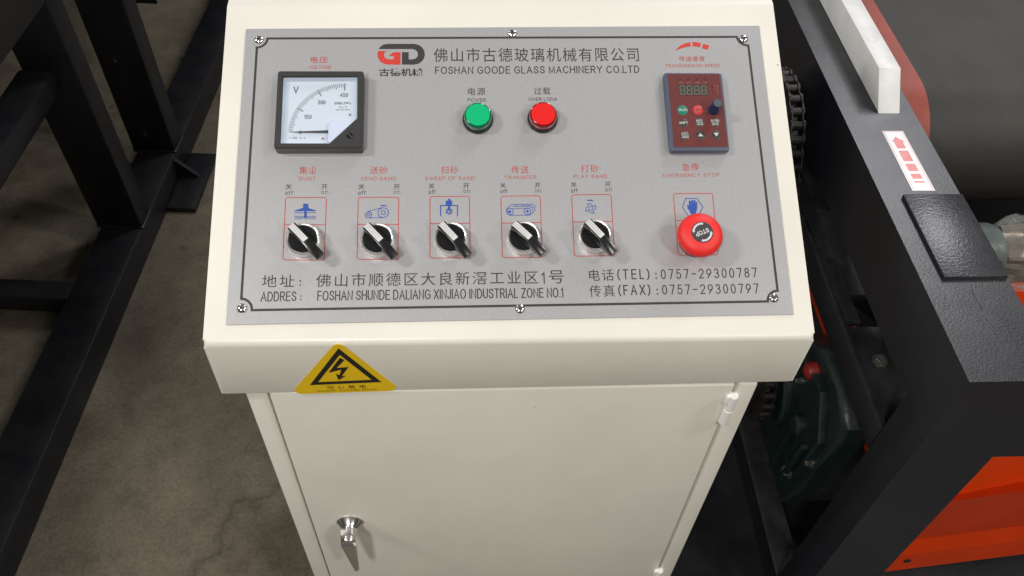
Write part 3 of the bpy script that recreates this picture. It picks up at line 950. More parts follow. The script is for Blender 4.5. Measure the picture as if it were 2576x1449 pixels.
cx, cy = ICON_CUT_C
mb.ring(cx, cy, 0.0018, 0.0006, H1)
pts = []
for k in range(4):
    a = math.pi / 2 * k + 0.25
    for r, t in ((0.0034, -0.75), (0.0044, -0.30), (0.0052, 0.10), (0.0052, 0.38), (0.0034, 0.25)):
        pts.append((cx + r * math.cos(a + t), cy + r * math.sin(a + t)))
mb.stroke(pts, 0.0006, H1, True)
mb.flat(ICON_CUT_COVER, H1)
obj('pictogram', mb, INK_B, plate, PM, smooth=0, fixn=False)
mb = MB()
mb.stroke(ICON_HEX, 0.0007, H1, True)
mb.flat(ICON_HAND, H1)
obj('pictogram', mb, INK_B, plate, PM, smooth=0, fixn=False)

# cross-head screws
mb = MB()
mb.lathe([(0.0045, 0.0), (0.0045, 0.0005), (0.0042, 0.0012), (0.0034, 0.0019), (0.0020, 0.0024), (0.0006, 0.0026)], 28, 0)
for a in (0, math.pi / 2):
    M = Matrix.Rotation(a + 0.6, 4, 'Z')
    mb.box(-0.0024, 0.0024, -0.00042, 0.00042, 0.0012, 0.00262, 0, 1, M)
    mb.box(-0.0012, 0.0012, -0.0007, 0.0007, 0.0012, 0.00264, 0, 1, Matrix.Rotation(a + 1.4, 4, 'Z'))
scr = obj('screw', mb, [CHROME, mat('screw_recess', (0.22, 0.22, 0.22), 0.35, metal=0.9)], plate, at(PM, *SCREWS[0]))
for i, (x, y) in enumerate(SCREWS[1:]):
    copy_tree(scr, at(PM, x, y, 0, 0.9 * i + 0.4), plate)

# ---- voltmeter
VX0, VX1, VS0, VS1, VH = -0.1908, -0.1118, 0.1778, 0.2562, 0.0120
win = [(-0.18646, 0.2507), (-0.11690, 0.25111), (-0.11617, 0.20783), (-0.14094, 0.18230), (-0.18600, 0.18250)]
mb = MB()
outer = fillet([(VX0, VS0), (VX1, VS0), (VX1, VS1), (VX0, VS1)], [0.0022] * 4, 3)


def shell(mb, rings, mi=0):
    """bridge successive closed outlines given as (points, height)"""
    n = len(rings[0][0])
    vs, fs = [], []
    for pts, h in rings:
        vs += [(p[0], p[1], h) for p in pts]
    for i in range(len(rings) - 1):
        for k in range(n):
            k2 = (k + 1) % n
            fs.append((i * n + k, i * n + k2, (i + 1) * n + k2, (i + 1) * n + k))
    mb.add(vs, fs, mi)


def inset(pts, d):
    n = len(pts)
    P = [Vector(p) for p in pts]
    a = sum(P[i].x * P[(i + 1) % n].y - P[(i + 1) % n].x * P[i].y for i in range(n))
    sg = 1 if a > 0 else -1
    out = []
    for i in range(n):
        d1, d2 = (P[i] - P[i - 1]).normalized(), (P[(i + 1) % n] - P[i]).normalized()
        n1, n2 = Vector((-d1.y, d1.x)) * sg, Vector((-d2.y, d2.x)) * sg
        m = (n1 + n2).normalized()
        q_ = P[i] + m * d / max(0.3, m.dot(n1))
        out.append((q_.x, q_.y))
    return out


shell(mb, [(outer, 0.0), (outer, VH - 0.0010), (inset(outer, 0.0008), VH)])
# top frame with the window opening: bridge the outline to the window corner by corner
bm = bmesh.new()
o4 = inset(outer, 0.0008)
ov = [bm.verts.new((p[0], p[1], VH)) for p in o4]
wv = [bm.verts.new((p[0], p[1], VH)) for p in win]
oe = [bm.edges.new((ov[i], ov[(i + 1) % len(ov)])) for i in range(len(ov))]
we = [bm.edges.new((wv[i], wv[(i + 1) % 5])) for i in range(5)]
bmesh.ops.triangle_fill(bm, use_beauty=True, use_dissolve=False, edges=oe + we, normal=(0, 0, 1))
mb.bm(bm, 0)
win2 = inset(win, 0.0009)
shell(mb, [(win, VH), (win2, VH - 0.0016)], 0)
mb.box(VX0 + 0.0015, VX1 - 0.0003, VS0 + 0.0006, VS1 - 0.0015, 0.0, 0.0045, 0.0, 0)
vm = obj('voltmeter', mb, CASEP, console, PM)
tag(vm, 'square black framed voltmeter with a white dial')
mb = MB()
shell(mb, [(inset(win2, -0.0002), VH - 0.0014), (inset(win2, 0.0016), 0.0062)], 0)
obj('window_surround', mb, WALLW, vm, PM)
mb = MB()
mb.flat(inset(win2, 0.0010), 0.0060)
dial = obj('dial', mb, DIALW, vm, PM, smooth=0)
mb = MB()
pcx, pcy, hd = -0.1296, 0.1959, 0.0062
for i in range(46):
    a = math.pi - (math.pi / 2) * i / 45
    major = i % 15 == 0
    mid = i % 5 == 0
    if i == 0:
        continue
    r1 = 0.0503
    r0 = r1 - (0.0072 if major else 0.0055 if mid else 0.0040)
    w = 0.00085 if major else 0.00045
    c_, s_ = math.cos(a), math.sin(a)
    mb.stroke([(pcx + r0 * c_, pcy + r0 * s_), (pcx + r1 * c_, pcy + r1 * s_)], w, hd)
write_up(mb, 'V', (-0.1770, 0.2360), (-0.1722, 0.2360), 0.0072, hd)
write_up(mb, '450', (-0.1338, 0.2322), (-0.1264, 0.2322), 0.0042, hd)
write_up(mb, '300', (-0.1542, 0.2246), (-0.1469, 0.2247), 0.0042, hd)
write_up(mb, '150', (-0.1659, 0.2098), (-0.1592, 0.2099), 0.0042, hd)
write_up(mb, '0', (-0.1698, 0.1945), (-0.1677, 0.1945), 0.0037, hd)
write_up(mb, 'DELIXI', (-0.1385, 0.2247), (-0.1250, 0.2249), 0.0024, hd, 1.0, 0.02)
mb.ring(-0.1237, 0.2254, 0.0006, 0.0002, hd, 12)
write_up(mb, '6L2', (-0.1346, 0.2209), (-0.1272, 0.2211), 0.0019, hd)
write_up(mb, 'GB/T 7676-2017', (-0.1372, 0.2183), (-0.1244, 0.2185), 0.0013, hd)
mb.stroke([(-0.1789, 0.1907), (-0.1781, 0.1911), (-0.1774, 0.1907), (-0.1767, 0.1911)], 0.0003, hd)
mb.ring(-0.1747, 0.1908, 0.0007, 0.0003, hd, 14)
mb.stroke([(-0.1735, 0.1902), (-0.1735, 0.1914), (-0.1721, 0.1914), (-0.1721, 0.1902)], 0.0003, hd, True)
write_up(mb, '1.5', (-0.1700, 0.1900), (-0.1672, 0.1900), 0.0015, hd)
mb.stroke([(-0.1655, 0.1900), (-0.1643, 0.1900)], 0.0003, hd)
mb.stroke([(-0.1649, 0.1900), (-0.1649, 0.1915)], 0.0003, hd)
obj('dial_print', mb, mat('dial_ink', (0.025, 0.025, 0.028), 0.5), vm, PM, smooth=0, fixn=False)
mb = MB()
mb.prism([(-0.1791, 0.1961), (-0.1700, 0.1955), (-0.1428, 0.1950), (-0.1428, 0.1978), (-0.1700, 0.1966)], 0.0072, 0.0076)
obj('needle', mb, BLACKP, vm, PM)
mb = MB()
cov = fillet([(-0.1428, 0.1850), (-0.1428, 0.2066), (-0.1185, 0.2066), (-0.1400, 0.1846)], [0.0004, 0.0055, 0.0004, 0.0004], 5)
mb.prism(cov, 0.0080, 0.0098, 0, None, 0.0004)
obj('movement_cover', mb, HAZEP, vm, PM)
mb = MB()
mb.flat(inset(win2, -0.0003), VH - 0.0018)
glass = mat('clear_pane', (0.9, 0.95, 1.0), 0.03)
glass.node_tree.nodes['Principled BSDF'].inputs['Alpha'].default_value = 0.05
obj('glass', mb, glass, vm, PM, smooth=0)
for x, y in ((-0.12426, 0.2140), (-0.1482, 0.1900)):
    mb = MB()
    mb.lathe([(0.0011, 0.0060), (0.0011, 0.0066), (0.0007, 0.0070)], 16, 0, Matrix.Translation((x, y, 0)))
    mb.box(-0.0009, 0.0009, -0.0002, 0.0002, 0.0066, 0.00705, 0, 1, Matrix.Translation((x, y, 0)) @ Matrix.Rotation(0.8, 4, 'Z'))
    obj('screw', mb, [mat('brass_screw', (0.55, 0.42, 0.25), 0.35, metal=0.8), DARKREC], vm, PM)
mb = MB()
M = Matrix.Translation((-0.1230, 0.1902, 0))
mb.lathe([(0.0030, VH - 0.001), (0.0030, VH + 0.0003), (0.0026, VH + 0.0006)], 24, 0, M)
mb.box(-0.0029, 0.0029, -0.00035, 0.00035, VH, VH + 0.00065, 0, 1, M @ Matrix.Rotation(-0.9, 4, 'Z'))
obj('screw', mb, [BLACKG, BOLTM], vm, PM)

# ---- indicator lamps
def lamp(x, y, lens, diff, label):
    W = at(PM, x, y)
    mb = MB()
    mb.lathe([(0.0143, 0.0), (0.0143, 0.0034), (0.0138, 0.0042), (0.0122, 0.0042)], 48)
    lp = obj('indicator_lamp', mb, BLACKP, console, W)
    tag(lp, label)
    mb = MB()
    mb.lathe([(0.0130, 0.0043), (0.0132, 0.0050), (0.0130, 0.0098), (0.0126, 0.0112), (0.0118, 0.0119), (0.0112, 0.0116)], 48, 0, None, True, True)
    obj('lens', mb, lens, lp, W)
    mb = MB()
    mb.lathe([(0.0112, 0.01165), (0.0110, 0.01195), (0.0070, 0.0121), (0.0, 0.01215)], 48, 0, None, False, False)
    obj('diffuser', mb, diff, lp, W)


lamp(-0.0060, 0.2112, GREENL, GREEND, 'green indicator lamp')
lamp(0.0549, 0.2118, REDL, REDD, 'red indicator lamp')

# ---- selector switches
W0 = at(PM, -0.1618, 0.0918)
mb = MB()
mb.lathe([(0.0153, 0.0), (0.0154, 0.0018), (0.0150, 0.0030), (0.0150, 0.0088), (0.0146, 0.0102), (0.0138, 0.0108), (0.0129, 0.0104), (0.0126, 0.0090)], 56, 0, None, True, True)
sw0 = obj('selector_switch', mb, SATIN, console, W0)
mb = MB()
mb.lathe([(0.0124, 0.0088), (0.0124, 0.0098), (0.0117, 0.0104), (0.0, 0.0106)], 48, 0, None, True, False)
Rz = Matrix.Rotation(math.radians(-46.5), 4, 'Z')
side = [(-0.0128, 0.0100), (-0.0132, 0.0185), (-0.0122, 0.0205), (0.0068, 0.0212), (0.0235, 0.0150), (0.0243, 0.0130), (0.0235, 0.0090), (0.0120, 0.0085)]
PX = Matrix(((1, 0, 0, 0), (0, 0, -1, 0), (0, 1, 0, 0), (0, 0, 0, 1)))
mb.prism(side, -0.0041, 0.0041, 0, Rz @ PX, 0.0005)
kn = kid(sw0, obj('knob', mb, BLACKG, sw0, W0))
mb = MB()
mb.prism([(-0.0130, 0.0204), (-0.0128, 0.0192), (0.0072, 0.0205), (0.0070, 0.0222), (-0.0124, 0.0215)], -0.0027, 0.0027, 0, Rz @ PX, 0.0003)
mb.prism([(-0.0128, 0.0216), (0.0040, 0.0220), (0.0040, 0.0225), (-0.0124, 0.02215)], -0.0012, -0.0009, 1, Rz @ PX)
mb.prism([(-0.0128, 0.0216), (0.0040, 0.0220), (0.0040, 0.0225), (-0.0124, 0.02215)], 0.0009, 0.0012, 1, Rz @ PX)
kid(sw0, obj('pointer', mb, [WHITEP, mat('pointer_ridge', (0.50, 0.50, 0.50), 0.35)], sw0, W0))
for x, y in ((-0.0970, 0.0912), (-0.0320, 0.0918), (0.0330, 0.0919), (0.0974, 0.0929)):
    copy_tree(sw0, at(PM, x, y, 0, random.uniform(-0.07, 0.07)), console)

# ---- emergency stop
W = at(PM, 0.1900, 0.0890)
mb = MB()
mb.lathe([(0.0150, 0.0), (0.0150, 0.0050), (0.0140, 0.0060), (0.0110, 0.0062), (0.0105, 0.0150)], 40)
es = obj('emergency_stop', mb, BLACKP, console, W)
mb = MB()
mb.lathe([(0.0120, 0.0135), (0.0180, 0.0138), (0.0198, 0.0150), (0.0203, 0.0175), (0.0202, 0.0195), (0.0195, 0.0216), (0.0178, 0.0236), (0.0145, 0.0252), (0.0103, 0.0262), (0.0100, 0.0260), (0.0, 0.0260)], 64, 0, None, True, False)
obj('mushroom_head', mb, REDP, es, W)
mb = MB()
mb.lathe([(0.0097, 0.0260), (0.0097, 0.0263), (0.0, 0.0263)], 48, 0, None, False, False)
obj('label_disc', mb, LABELK, es, W)
mb = MB()
M = Matrix.Rotation(math.radians(201), 4, 'Z')
write(mb, 'STOP', (-0.0064, -0.0020), (0.0066, -0.0020), 0.0042, 0.0265, 1.0, 0.015, 0, M)
for a0 in (math.radians(25), math.radians(205)):
    mb.ring(0, 0, 0.0079, 0.0018, 0.0265, 16, 0, a0 + math.radians(35), a0 + math.radians(125), M)
    a = a0 + math.radians(125)
    f = lambda r, t: (r * math.cos(a + t), r * math.sin(a + t))
    mb.flat([f(0.0064, -0.02), f(0.0094, -0.02), f(0.0079, 0.26)], 0.02655, 0, M)
obj('lettering', mb, LABELW, es, W, smooth=0, fixn=False)

# ---- speed keypad
KX0, KX1, KS0, KS1, KH = 0.1724, 0.2289, 0.1756, 0.2575, 0.0080
mb = MB()
o1 = fillet([(KX0, KS0), (KX1, KS0), (KX1, KS1), (KX0, KS1)], [0.0028] * 4, 3)
mb.prism([(p[0], p[1]) for p in o1], 0.0, KH, 0, None, 0.0018)
kp = obj('speed_keypad', mb, KPBLUE, console, PM)
tag(kp, 'maroon speed keypad in a slate blue frame')
dx, ds = -0.0005, -0.0012
mb = MB()
mb.prism([(0.1762, 0.1792), (0.2272, 0.1794), (0.2264, 0.2556), (0.1760, 0.2554)], KH - 0.001, KH + 0.0002)
obj('overlay', mb, KPRED, kp, PM)
h2 = KH + 0.0004
mb = MB()
mb.prism([(0.1852, 0.2329), (0.2134, 0.2329), (0.2137, 0.2440), (0.1850, 0.2440)], KH, h2)
obj('display_window', mb, KPWIN, kp, PM)
mb = MB()
for i in range(4):
    x0 = 0.1864 + i * 0.00690
    y0, w_, h_ = 0.2337, 0.0044, 0.0088
    sk = 0.0004
    for a, b in (((0, 0), (w_, 0)), ((0, h_ / 2), (w_, h_ / 2)), ((0, h_), (w_, h_)), ((0, 0), (0, h_ / 2)), ((0, h_ / 2), (0, h_)), ((w_, 0), (w_, h_ / 2)), ((w_, h_ / 2), (w_, h_))):
        d = (Vector(b) - Vector(a)).normalized() * 0.0004
        P0, P1 = Vector(a) + d, Vector(b) - d
        mb.stroke([(x0 + P0.x + sk * P0.y / h_, y0 + P0.y), (x0 + P1.x + sk * P1.y / h_, y0 + P1.y)], 0.00062, h2 + 0.0002)
    mb.disc(x0 + w_ + 0.0012, y0, 0.0004, h2 + 0.0002, 10)
obj('display_digits', mb, KPSEG, kp, PM, smooth=0, fixn=False)
keys = [((0.18764, 0.21845), KPGREEN, 'green run key'), ((0.20253, 0.21843), KPSTOP, 'red stop key'), ((0.1876, 0.20512), KPKEY, None), ((0.20283, 0.2054), KPKEY, None),
        ((0.21769, 0.20537), KPKEY, None), ((0.18796, 0.19222), KPKEY, None), ((0.20265, 0.19249), KPKEY, None), ((0.21756, 0.19265), KPKEY, None)]
for (x, y), m, lb in keys:
    mb = MB()
    r = 0.0050 if lb else 0.0045
    mb.lathe([(r, KH), (r, KH + 0.0003), (r * 0.9, KH + 0.0005), (0, KH + 0.00055)], 28, 0, Matrix.Translation((x + dx, y + ds, 0)), True, False)
    k_ = obj('key', mb, m, kp, PM)
    if lb:
        tag(k_, lb)
mb = MB()
h3 = KH + 0.0008


def kt(s, x, y, w_, h_, mi=0):
    x, y = x + dx, y + ds
    write_up(mb, s, (x - w_ / 2, y - h_ / 2), (x + w_ / 2, y - h_ / 2), h_, h3, 1.0, 0.012, mi)


kt('RUN', 0.1882, 0.21845, 0.0078, 0.0028)
kt('STOP', 0.2027, 0.2200, 0.0078, 0.0024, 1)
kt('RESET', 0.2027, 0.2166, 0.0074, 0.0020, 1)
kt('SHIFT', 0.1875, 0.2051, 0.0082, 0.0026)
for x, y, a, b in ((0.2028, 0.2054, 'REV', 'JOG'), (0.2177, 0.20537, 'ENTER', 'DATA'), (0.1880, 0.1922, 'ESC', 'MENU')):
    kt(a, x, y + 0.0018, 0.0062 if len(a) < 5 else 0.0078, 0.0022)
    kt(b, x, y - 0.0018, 0.0062, 0.0022)
    mb.stroke([(x + dx - 0.0038, y + ds), (x + dx + 0.0038, y + ds)], 0.0003, h3)
mb.flat([(0.1996, 0.1899), (0.2047, 0.1899), (0.2021, 0.1935)], h3)
mb.flat([(0.2146, 0.1934), (0.2196, 0.1934), (0.2171, 0.1896)], h3)
for x, s in ((0.1880, 'HOU'), (0.1960, 'A/M'), (0.2041, 'FWD'), (0.2121, 'REV')):
    kt(s, x, 0.2472, 0.0040, 0.0012, 1)
for s, y in (('Hz', 0.2436), ('A', 0.2400), ('V', 0.2365)):
    kt(s, 0.2205, y, 0.0018, 0.0013, 1)
mb.stroke([(0.2218, 0.2425), (0.2228, 0.2425), (0.2228, 0.2345), (0.2218, 0.2345)], 0.0003, h3, False, 1)
obj('key_lettering', mb, [KPINK, KPPINK], kp, PM, smooth=0, fixn=False)
mb = MB()
for x in (0.1880, 0.1960, 0.2040, 0.2120):
    mb.disc(x + dx, 0.2507 + ds, 0.0008, h3, 14)
for y in (0.2436, 0.2400, 0.2365):
    mb.disc(0.2190, y + ds, 0.0007, h3, 14)
obj('status_light', mb, DARKREC, kp, PM, smooth=0, fixn=False)
mb = MB()
M = Matrix.Translation((0.2169, 0.2172, 0))
mb.lathe([(0.0052, KH), (0.0052, KH + 0.0015), (0.0045, KH + 0.0025), (0.0044, KH + 0.0135), (0.0040, KH + 0.0142)], 28, 0, M)
mb.lathe([(0.0039, KH + 0.0142), (0.0039, KH + 0.0145), (0.0, KH + 0.0145)], 28, 1, M, False, False)
obj('speed_knob', mb, [NAVYK, KNOBTOP], kp, PM)

# ------------------------------------------------------------------ the conveyor machine on the right
mach = empty('conveyor_machine', (0.9, 0.9, 0))
tag(mach, 'dark navy steel conveyor machine with a black belt, a white nylon guide and orange panels', 'conveyor machine')
mb = MB()
YZ = Matrix(((0, 0, 1, 0), (1, 0, 0, 0), (0, 1, 0, 0), (0, 0, 0, 1)))
mb.prism([(0, 0), (0.056, 0), (0.056, 0.612), (2.50, 0.612), (2.50, 0), (2.556, 0), (2.556, 0.720), (0, 0.720)], 0.470, 0.5668, 0, YZ, 0.0105, 4, 1)
mb.box(0.5668, 1.60, 0.0, 0.060, 0.568, 0.7200)
mb.box(0.480, 0.524, 0.062, 2.5, 0.002, 0.055, 0.004)
obj('frame', mb, FRAMEF, mach, smooth=40)
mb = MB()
mb.box(0.268, 1.9, -0.45, 2.6, 0.0, 0.0018, 0.0)  # dark sheet laid over the concrete, standing in for the shadow there
obj('floor_shade_sheet', mb, LEFTP, mach)
mb = MB()
mb.box(0.4705, 0.480, 0.058, 2.49, 0.488, 0.535, 0.003)
mb.box(0.480, 0.500, 0.2205, 2.49, 0.523, 0.532, 0.002)
obj('lower_rail', mb, FRAMEP, mach)
mb = MB()
mb.box(0.4835, 0.568, 0.058, 0.2195, 0.515, 0.525, 0.002)
mb.box(0.5015, 0.568, 0.275, 2.45, 0.512, 0.522, 0.002)
obj('mounting_plate', mb, FRAMEF, mach)
for x, y in ((0.5075, 0.163), (0.545, 0.33)):
    mb = MB()
    M = Matrix.Translation((x, y, 0.525))
    mb.lathe([(0.0098, 0), (0.0098, 0.0015)], 24, 0, M)
    mb.lathe([(0.0075, 0.0015), (0.0075, 0.0058), (0.0064, 0.0068)], 6, 0, M)
    obj('bolt', mb, BOLTM, mach)
mb = MB()
mb.box(0.494, 0.5655, 0.1318, 0.2605, 0.7201, 0.7248, 0.0006)
obj('cap_plate', mb, FRAMET, mach)
mb = MB()
mb.stroke([(0.5205, 0.1180), (0.5190, 0.1060), (0.5203, 0.0960), (0.5196, 0.0880)], 0.0011, 0.72008)
for x, y, r in ((0.5200, 0.0765, 0.0013), (0.5215, 0.0670, 0.0009), (0.5208, 0.0580, 0.0014)):
    mb.disc(x, y, r, 0.72008, 9)
obj('scuff_mark', mb, DARKREC, mach, smooth=0, fixn=False)
mb = MB()
mb.lathe([(0.0030, -0.0004), (0.0030, 0.0003)], 16, 0, YZ @ Matrix.Translation((0.032, 0.655, 0.470)))
obj('drilled_hole', mb, DARKREC, mach)
mb = MB()
mb.prism([(0.5109, 0.2711), (0.5386, 0.2709), (0.5382, 0.3813), (0.5112, 0.3814)], 0.72005, 0.7203)
stk2 = obj('arrow_sticker', mb, STICKW, mach, smooth=0)
tag(stk2, 'white sticker with a row of red blocks ending in an arrow')
mb = MB()
u0, u1, w0, w1 = 0.5122, 0.5374, 0.2712, 0.3802
zz = 0.7205
mb.stroke([(u0 + 0.0008, w0), (u0 + 0.0008, w1), (u1 - 0.0008, w1), (u1 - 0.0008, w0)], 0.0005, zz)
uc = (u0 + u1) / 2
mb.flat([(uc - 0.0080, 0.3600), (uc - 0.0005, 0.3700), (uc + 0.0085, 0.3600), (uc + 0.0055, 0.3600), (uc + 0.0055, 0.3475), (uc - 0.0055, 0.3475), (uc - 0.0055, 0.3600)], zz)
for a, b in ((0.3235, 0.3430), (0.3055, 0.3185), (0.2920, 0.3005), (0.2850, 0.2875)):
    mb.flat([(uc - 0.0060, a), (uc + 0.0062, a), (uc + 0.0062, b), (uc - 0.0060, b)], zz)
obj('sticker_print', mb, STICKR, stk2, smooth=0, fixn=False)
mb = MB()
mb.prism([(0.4170, 0.7202), (2.4, 0.7202), (2.4, 0.7608), (0.4580, 0.7608)], 0.5178, 0.5468, 0, YZ, 0.0012)
mb.ring(0.5302, 0.5230, 0.0062, 0.0007, 0.76095, 28, 1)
gb = obj('guide_bar', mb, [NYLON, mat('plug_seam', (0.50, 0.48, 0.44), 0.4)], mach)
tag(gb, 'white nylon guide bar')
# belt round its end roller
RC_Y, RC_Z, RR = 0.520, 0.600, 0.100


def belt_path(r):
    pts = [(2.6, RC_Z + r)]
    pts += [(RC_Y + 0.9 * (1 - i / 6), RC_Z + r) for i in range(6)]
    pts += [(RC_Y + r * math.cos(a), RC_Z + r * math.sin(a)) for a in [math.pi / 2 + math.pi * i / 28 for i in range(29)]]
    pts += [(2.6, RC_Z - r)]
    return pts


def belt(mb, x0, x1, r, t):
    A, B_ = belt_path(r), belt_path(r - t)
    vs, fs = [], []
    for (y, z), (y2, z2) in zip(A, B_):
        vs += [(x0, y, z), (x1, y, z), (x1, y2, z2), (x0, y2, z2)]
    for i in range(len(A) - 1):
        for j in range(4):
            fs.append((i * 4 + j, i * 4 + (j + 1) % 4, i * 4 + 4 + (j + 1) % 4, i * 4 + 4 + j))
    fs.append((0, 1, 2, 3))
    k = (len(A) - 1) * 4
    fs.append((k, k + 1, k + 2, k + 3))
    mb.add(vs, fs)


mb = MB()
belt(mb, 0.579, 1.75, RR - 0.0025, 0.006)
obj('conveyor_belt', mb, BELT, mach, smooth=40)
mb = MB()
belt(mb, 0.5785, 0.620, RR + 0.0005, 0.002)
obj('belt_edge_strip', mb, STRIP, mach, smooth=40)
mb = MB()
AX = Matrix(((0, 0, 1, 0), (1, 0, 0, RC_Y), (0, 1, 0, RC_Z), (0, 0, 0, 1)))     # lathe axis along world x
mb.lathe([(0.085, 0.585), (0.0905, 0.590), (0.0905, 1.74), (0.085, 1.745)], 48, 0, AX)
mb.lathe([(0.02, 0.40), (0.02, 1.80)], 20, 0, AX)
obj('end_roller', mb, CHAINM, mach)
# shaft bearing and film-wrapped shaft in front of the belt
AX2 = Matrix(((0, 0, 1, 0), (1, 0, 0, 0.255), (0, 1, 0, 0.625), (0, 0, 0, 1)))
mb = MB()
mb.lathe([(0.056, 0.5755), (0.054, 0.582), (0.045, 0.592), (0.0405, 0.602), (0.0400, 0.636), (0.0375, 0.643), (0.033, 0.646)], 40, 0, AX2)
brg = obj('shaft_bearing', mb, GREYCAST, mach)
mb = MB()
d_ = Vector((0, -0.86, 0.51)).normalized()
c_ = Vector((0.632, 0.255, 0.625)) + d_ * 0.0397
M = Matrix.Translation(c_) @ d_.to_track_quat('Z', 'Y').to_matrix().to_4x4()
mb.lathe([(0.0035, -0.001), (0.0035, 0.0008)], 18, 0, M)
obj('grease_hole', mb, DARKREC, brg)
# a shaft under loose clear film with brown paper tucked inside
def wrapped(r0, amp, x0, n_):
    vs, fs = [], []
    kk = 40
    for i in range(n_):
        x = x0 + i * 0.008
        for k in range(kk):
            a = 2 * math.pi * k / kk
            p_ = Vector((x * 26, math.cos(a) * 2.4, math.sin(a) * 2.4))
            r = r0 * min(1.0, 0.80 + 9 * (x - x0)) + amp * (abs(noise.noise(p_)) * 1.6 - 0.3) + amp * 0.5 * abs(noise.noise(p_ * 2.3))
            vs.append((x, 0.255 + r * math.cos(a), 0.625 + r * math.sin(a)))
    for i in range(n_ - 1):
        for k in range(kk):
            fs.append((i * kk + k, i * kk + (k + 1) % kk, (i + 1) * kk + (k + 1) % kk, (i + 1) * kk + k))
    return vs, fs


mb = MB()
mb.add(*wrapped(0.034, 0.004, 0.644, 70))
wr = obj('wrapped_shaft', mb, PAPER, mach, smooth=50)
mb = MB()
mb.add(*wrapped(0.041, 0.011, 0.645, 70))
obj('clear_film', mb, FILM, wr, smooth=18)
# orange sheet panels
mb = MB()
sl = 0.27
prof2 = [(0.240, 0.600), (0.175, 0.440), (0.092, 0.270), (0.105, 0.100), (0.094, 0.066), (0.090, 0.012)]
for x0, x1 in ((0.580, 1.5),):
    vs, fs = [], []
    for x in (x0, x1):
        for i, (y, z) in enumerate(prof2):
            k = 0.0 if i < 2 else (x - 0.690) * sl
            vs.append((x, y, z + k))
    n_ = len(prof2)
    for i in range(n_ - 1):
        fs.append((i, n_ + i, n_ + i + 1, i + 1))
    mb.add(vs, fs)
hop = obj('hopper_panel', mb, ORANGE, mach, smooth=0, fixn=False)
sol = hop.modifiers.new('sheet', 'SOLIDIFY')
sol.thickness = 0.002
mb = MB()
M = Matrix.Translation((0.7085, 0.0905, 0.050)) @ Matrix.Rotation(math.radians(90), 4, 'X')
mb.lathe([(0.0060, 0.0), (0.0060, 0.0016)], 20, 0, M)
obj('panel_hole', mb, DARKREC, hop)
mb = MB()
mb.box(0.500, 0.503, 0.064, 2.4, 0.428, 0.510, 0.0)
obj('side_skirt', mb, ORANGE, mach)
# gear motor under the rail
mb = MB()
gp = [(0.300, 0.415), (0.253, 0.450), (0.212, 0.482), (0.150, 0.482), (0.120, 0.478), (0.100, 0.462), (0.0955, 0.430), (0.103, 0.355), (0.112, 0.264), (0.135, 0.190), (0.36, 0.190), (0.40, 0.25), (0.40, 0.36)]
YZ = Matrix(((0, 0, 1, 0), (1, 0, 0, 0), (0, 1, 0, 0), (0, 0, 0, 1)))
mb.prism(gp, 0.462, 0.60, 0, YZ, 0.010, 3)
for c, r, h in (((0.285, 0.300), 0.072, 0.010), ((0.18, 0.345), 0.016, 0.010)):
    M = YZ @ Matrix.Translation((c[0], c[1], 0.462))
    mb.lathe([(r, 0.004), (r, -h * 0.6), (r - 0.004, -h)], 36, 0, M)
for a, b in (((0.180, 0.335), (0.185, 0.215)), ((0.140, 0.350), (0.150, 0.230)), ((0.165, 0.455), (0.118, 0.40)), ((0.118, 0.40), (0.125, 0.29)), ((0.26, 0.43), (0.165, 0.455))):
    d = (Vector(b) - Vector(a))
    nn_ = Vector((-d.y, d.x)).normalized() * 0.004
    A_, B_ = Vector(a), Vector(b)
    mb.prism([tuple(A_ + nn_), tuple(A_ - nn_), tuple(B_ - nn_), tuple(B_ + nn_)], 0.452, 0.465, 0, YZ, 0.002)
mb.lathe([(0.075, 0.60), (0.080, 0.605), (0.080, 0.80), (0.07, 0.81)], 32, 0, Matrix(((0, 0, 1, 0), (1, 0, 0, 0.25), (0, 1, 0, 0.33), (0, 0, 0, 1))))
gm = obj('gear_motor', mb, TEAL, mach)
tag(gm, 'dark teal gear motor with a red plug')
mb = MB()
M = YZ @ Matrix.Translation((0.206, 0.443, 0.462))
mb.lathe([(0.0128, 0.002), (0.0128, -0.008), (0.0110, -0.013), (0.006, -0.016), (0.0, -0.0165)], 10, 0, M, True, False)
obj('breather_plug', mb, mat('dull_red_plastic', (0.24, 0.012, 0.008), 0.45), gm)
for y, z, r in ((0.150, 0.262, 0.010), (0.118, 0.345, 0.007), (0.222, 0.395, 0.0045)):
    mb = MB()
    M = YZ @ Matrix.Translation((y, z, 0.462))
    mb.lathe([(r * 1.2, 0.0), (r * 1.2, -0.002)], 20, 0, M)
    mb.lathe([(r * 0.85, -0.002), (r * 0.85, -0.008), (r * 0.6, -0.010)], 6, 0, M)
    obj('bolt', mb, BOLTM, gm)
mb = MB()
mb.lathe([(0.016, 0.0), (0.016, 0.05)], 24, 0, YZ @ Matrix.Translation((0.285, 0.300, 0.420)))
obj('output_shaft', mb, BOLTM, gm)


# drive chain and its two sprockets
def sprocket(y, z, r, teeth):
    mb = MB()
    pts = []
    for k in range(teeth):
        for rr, t in ((r - 0.005, -0.5), (r - 0.005, -0.25), (r + 0.004, -0.08), (r + 0.004, 0.08), (r - 0.005, 0.25)):
            a = 2 * math.pi * (k + t) / teeth
            pts.append((y + rr * math.cos(a), z + rr * math.sin(a)))
    mb.prism(pts, 0.4305, 0.4375, 0, YZ)
    mb.lathe([(0.03, 0.4255), (0.03, 0.445)], 24, 0, YZ @ Matrix.Translation((y, z, 0)))
    obj('sprocket', mb, CHAINM, mach)


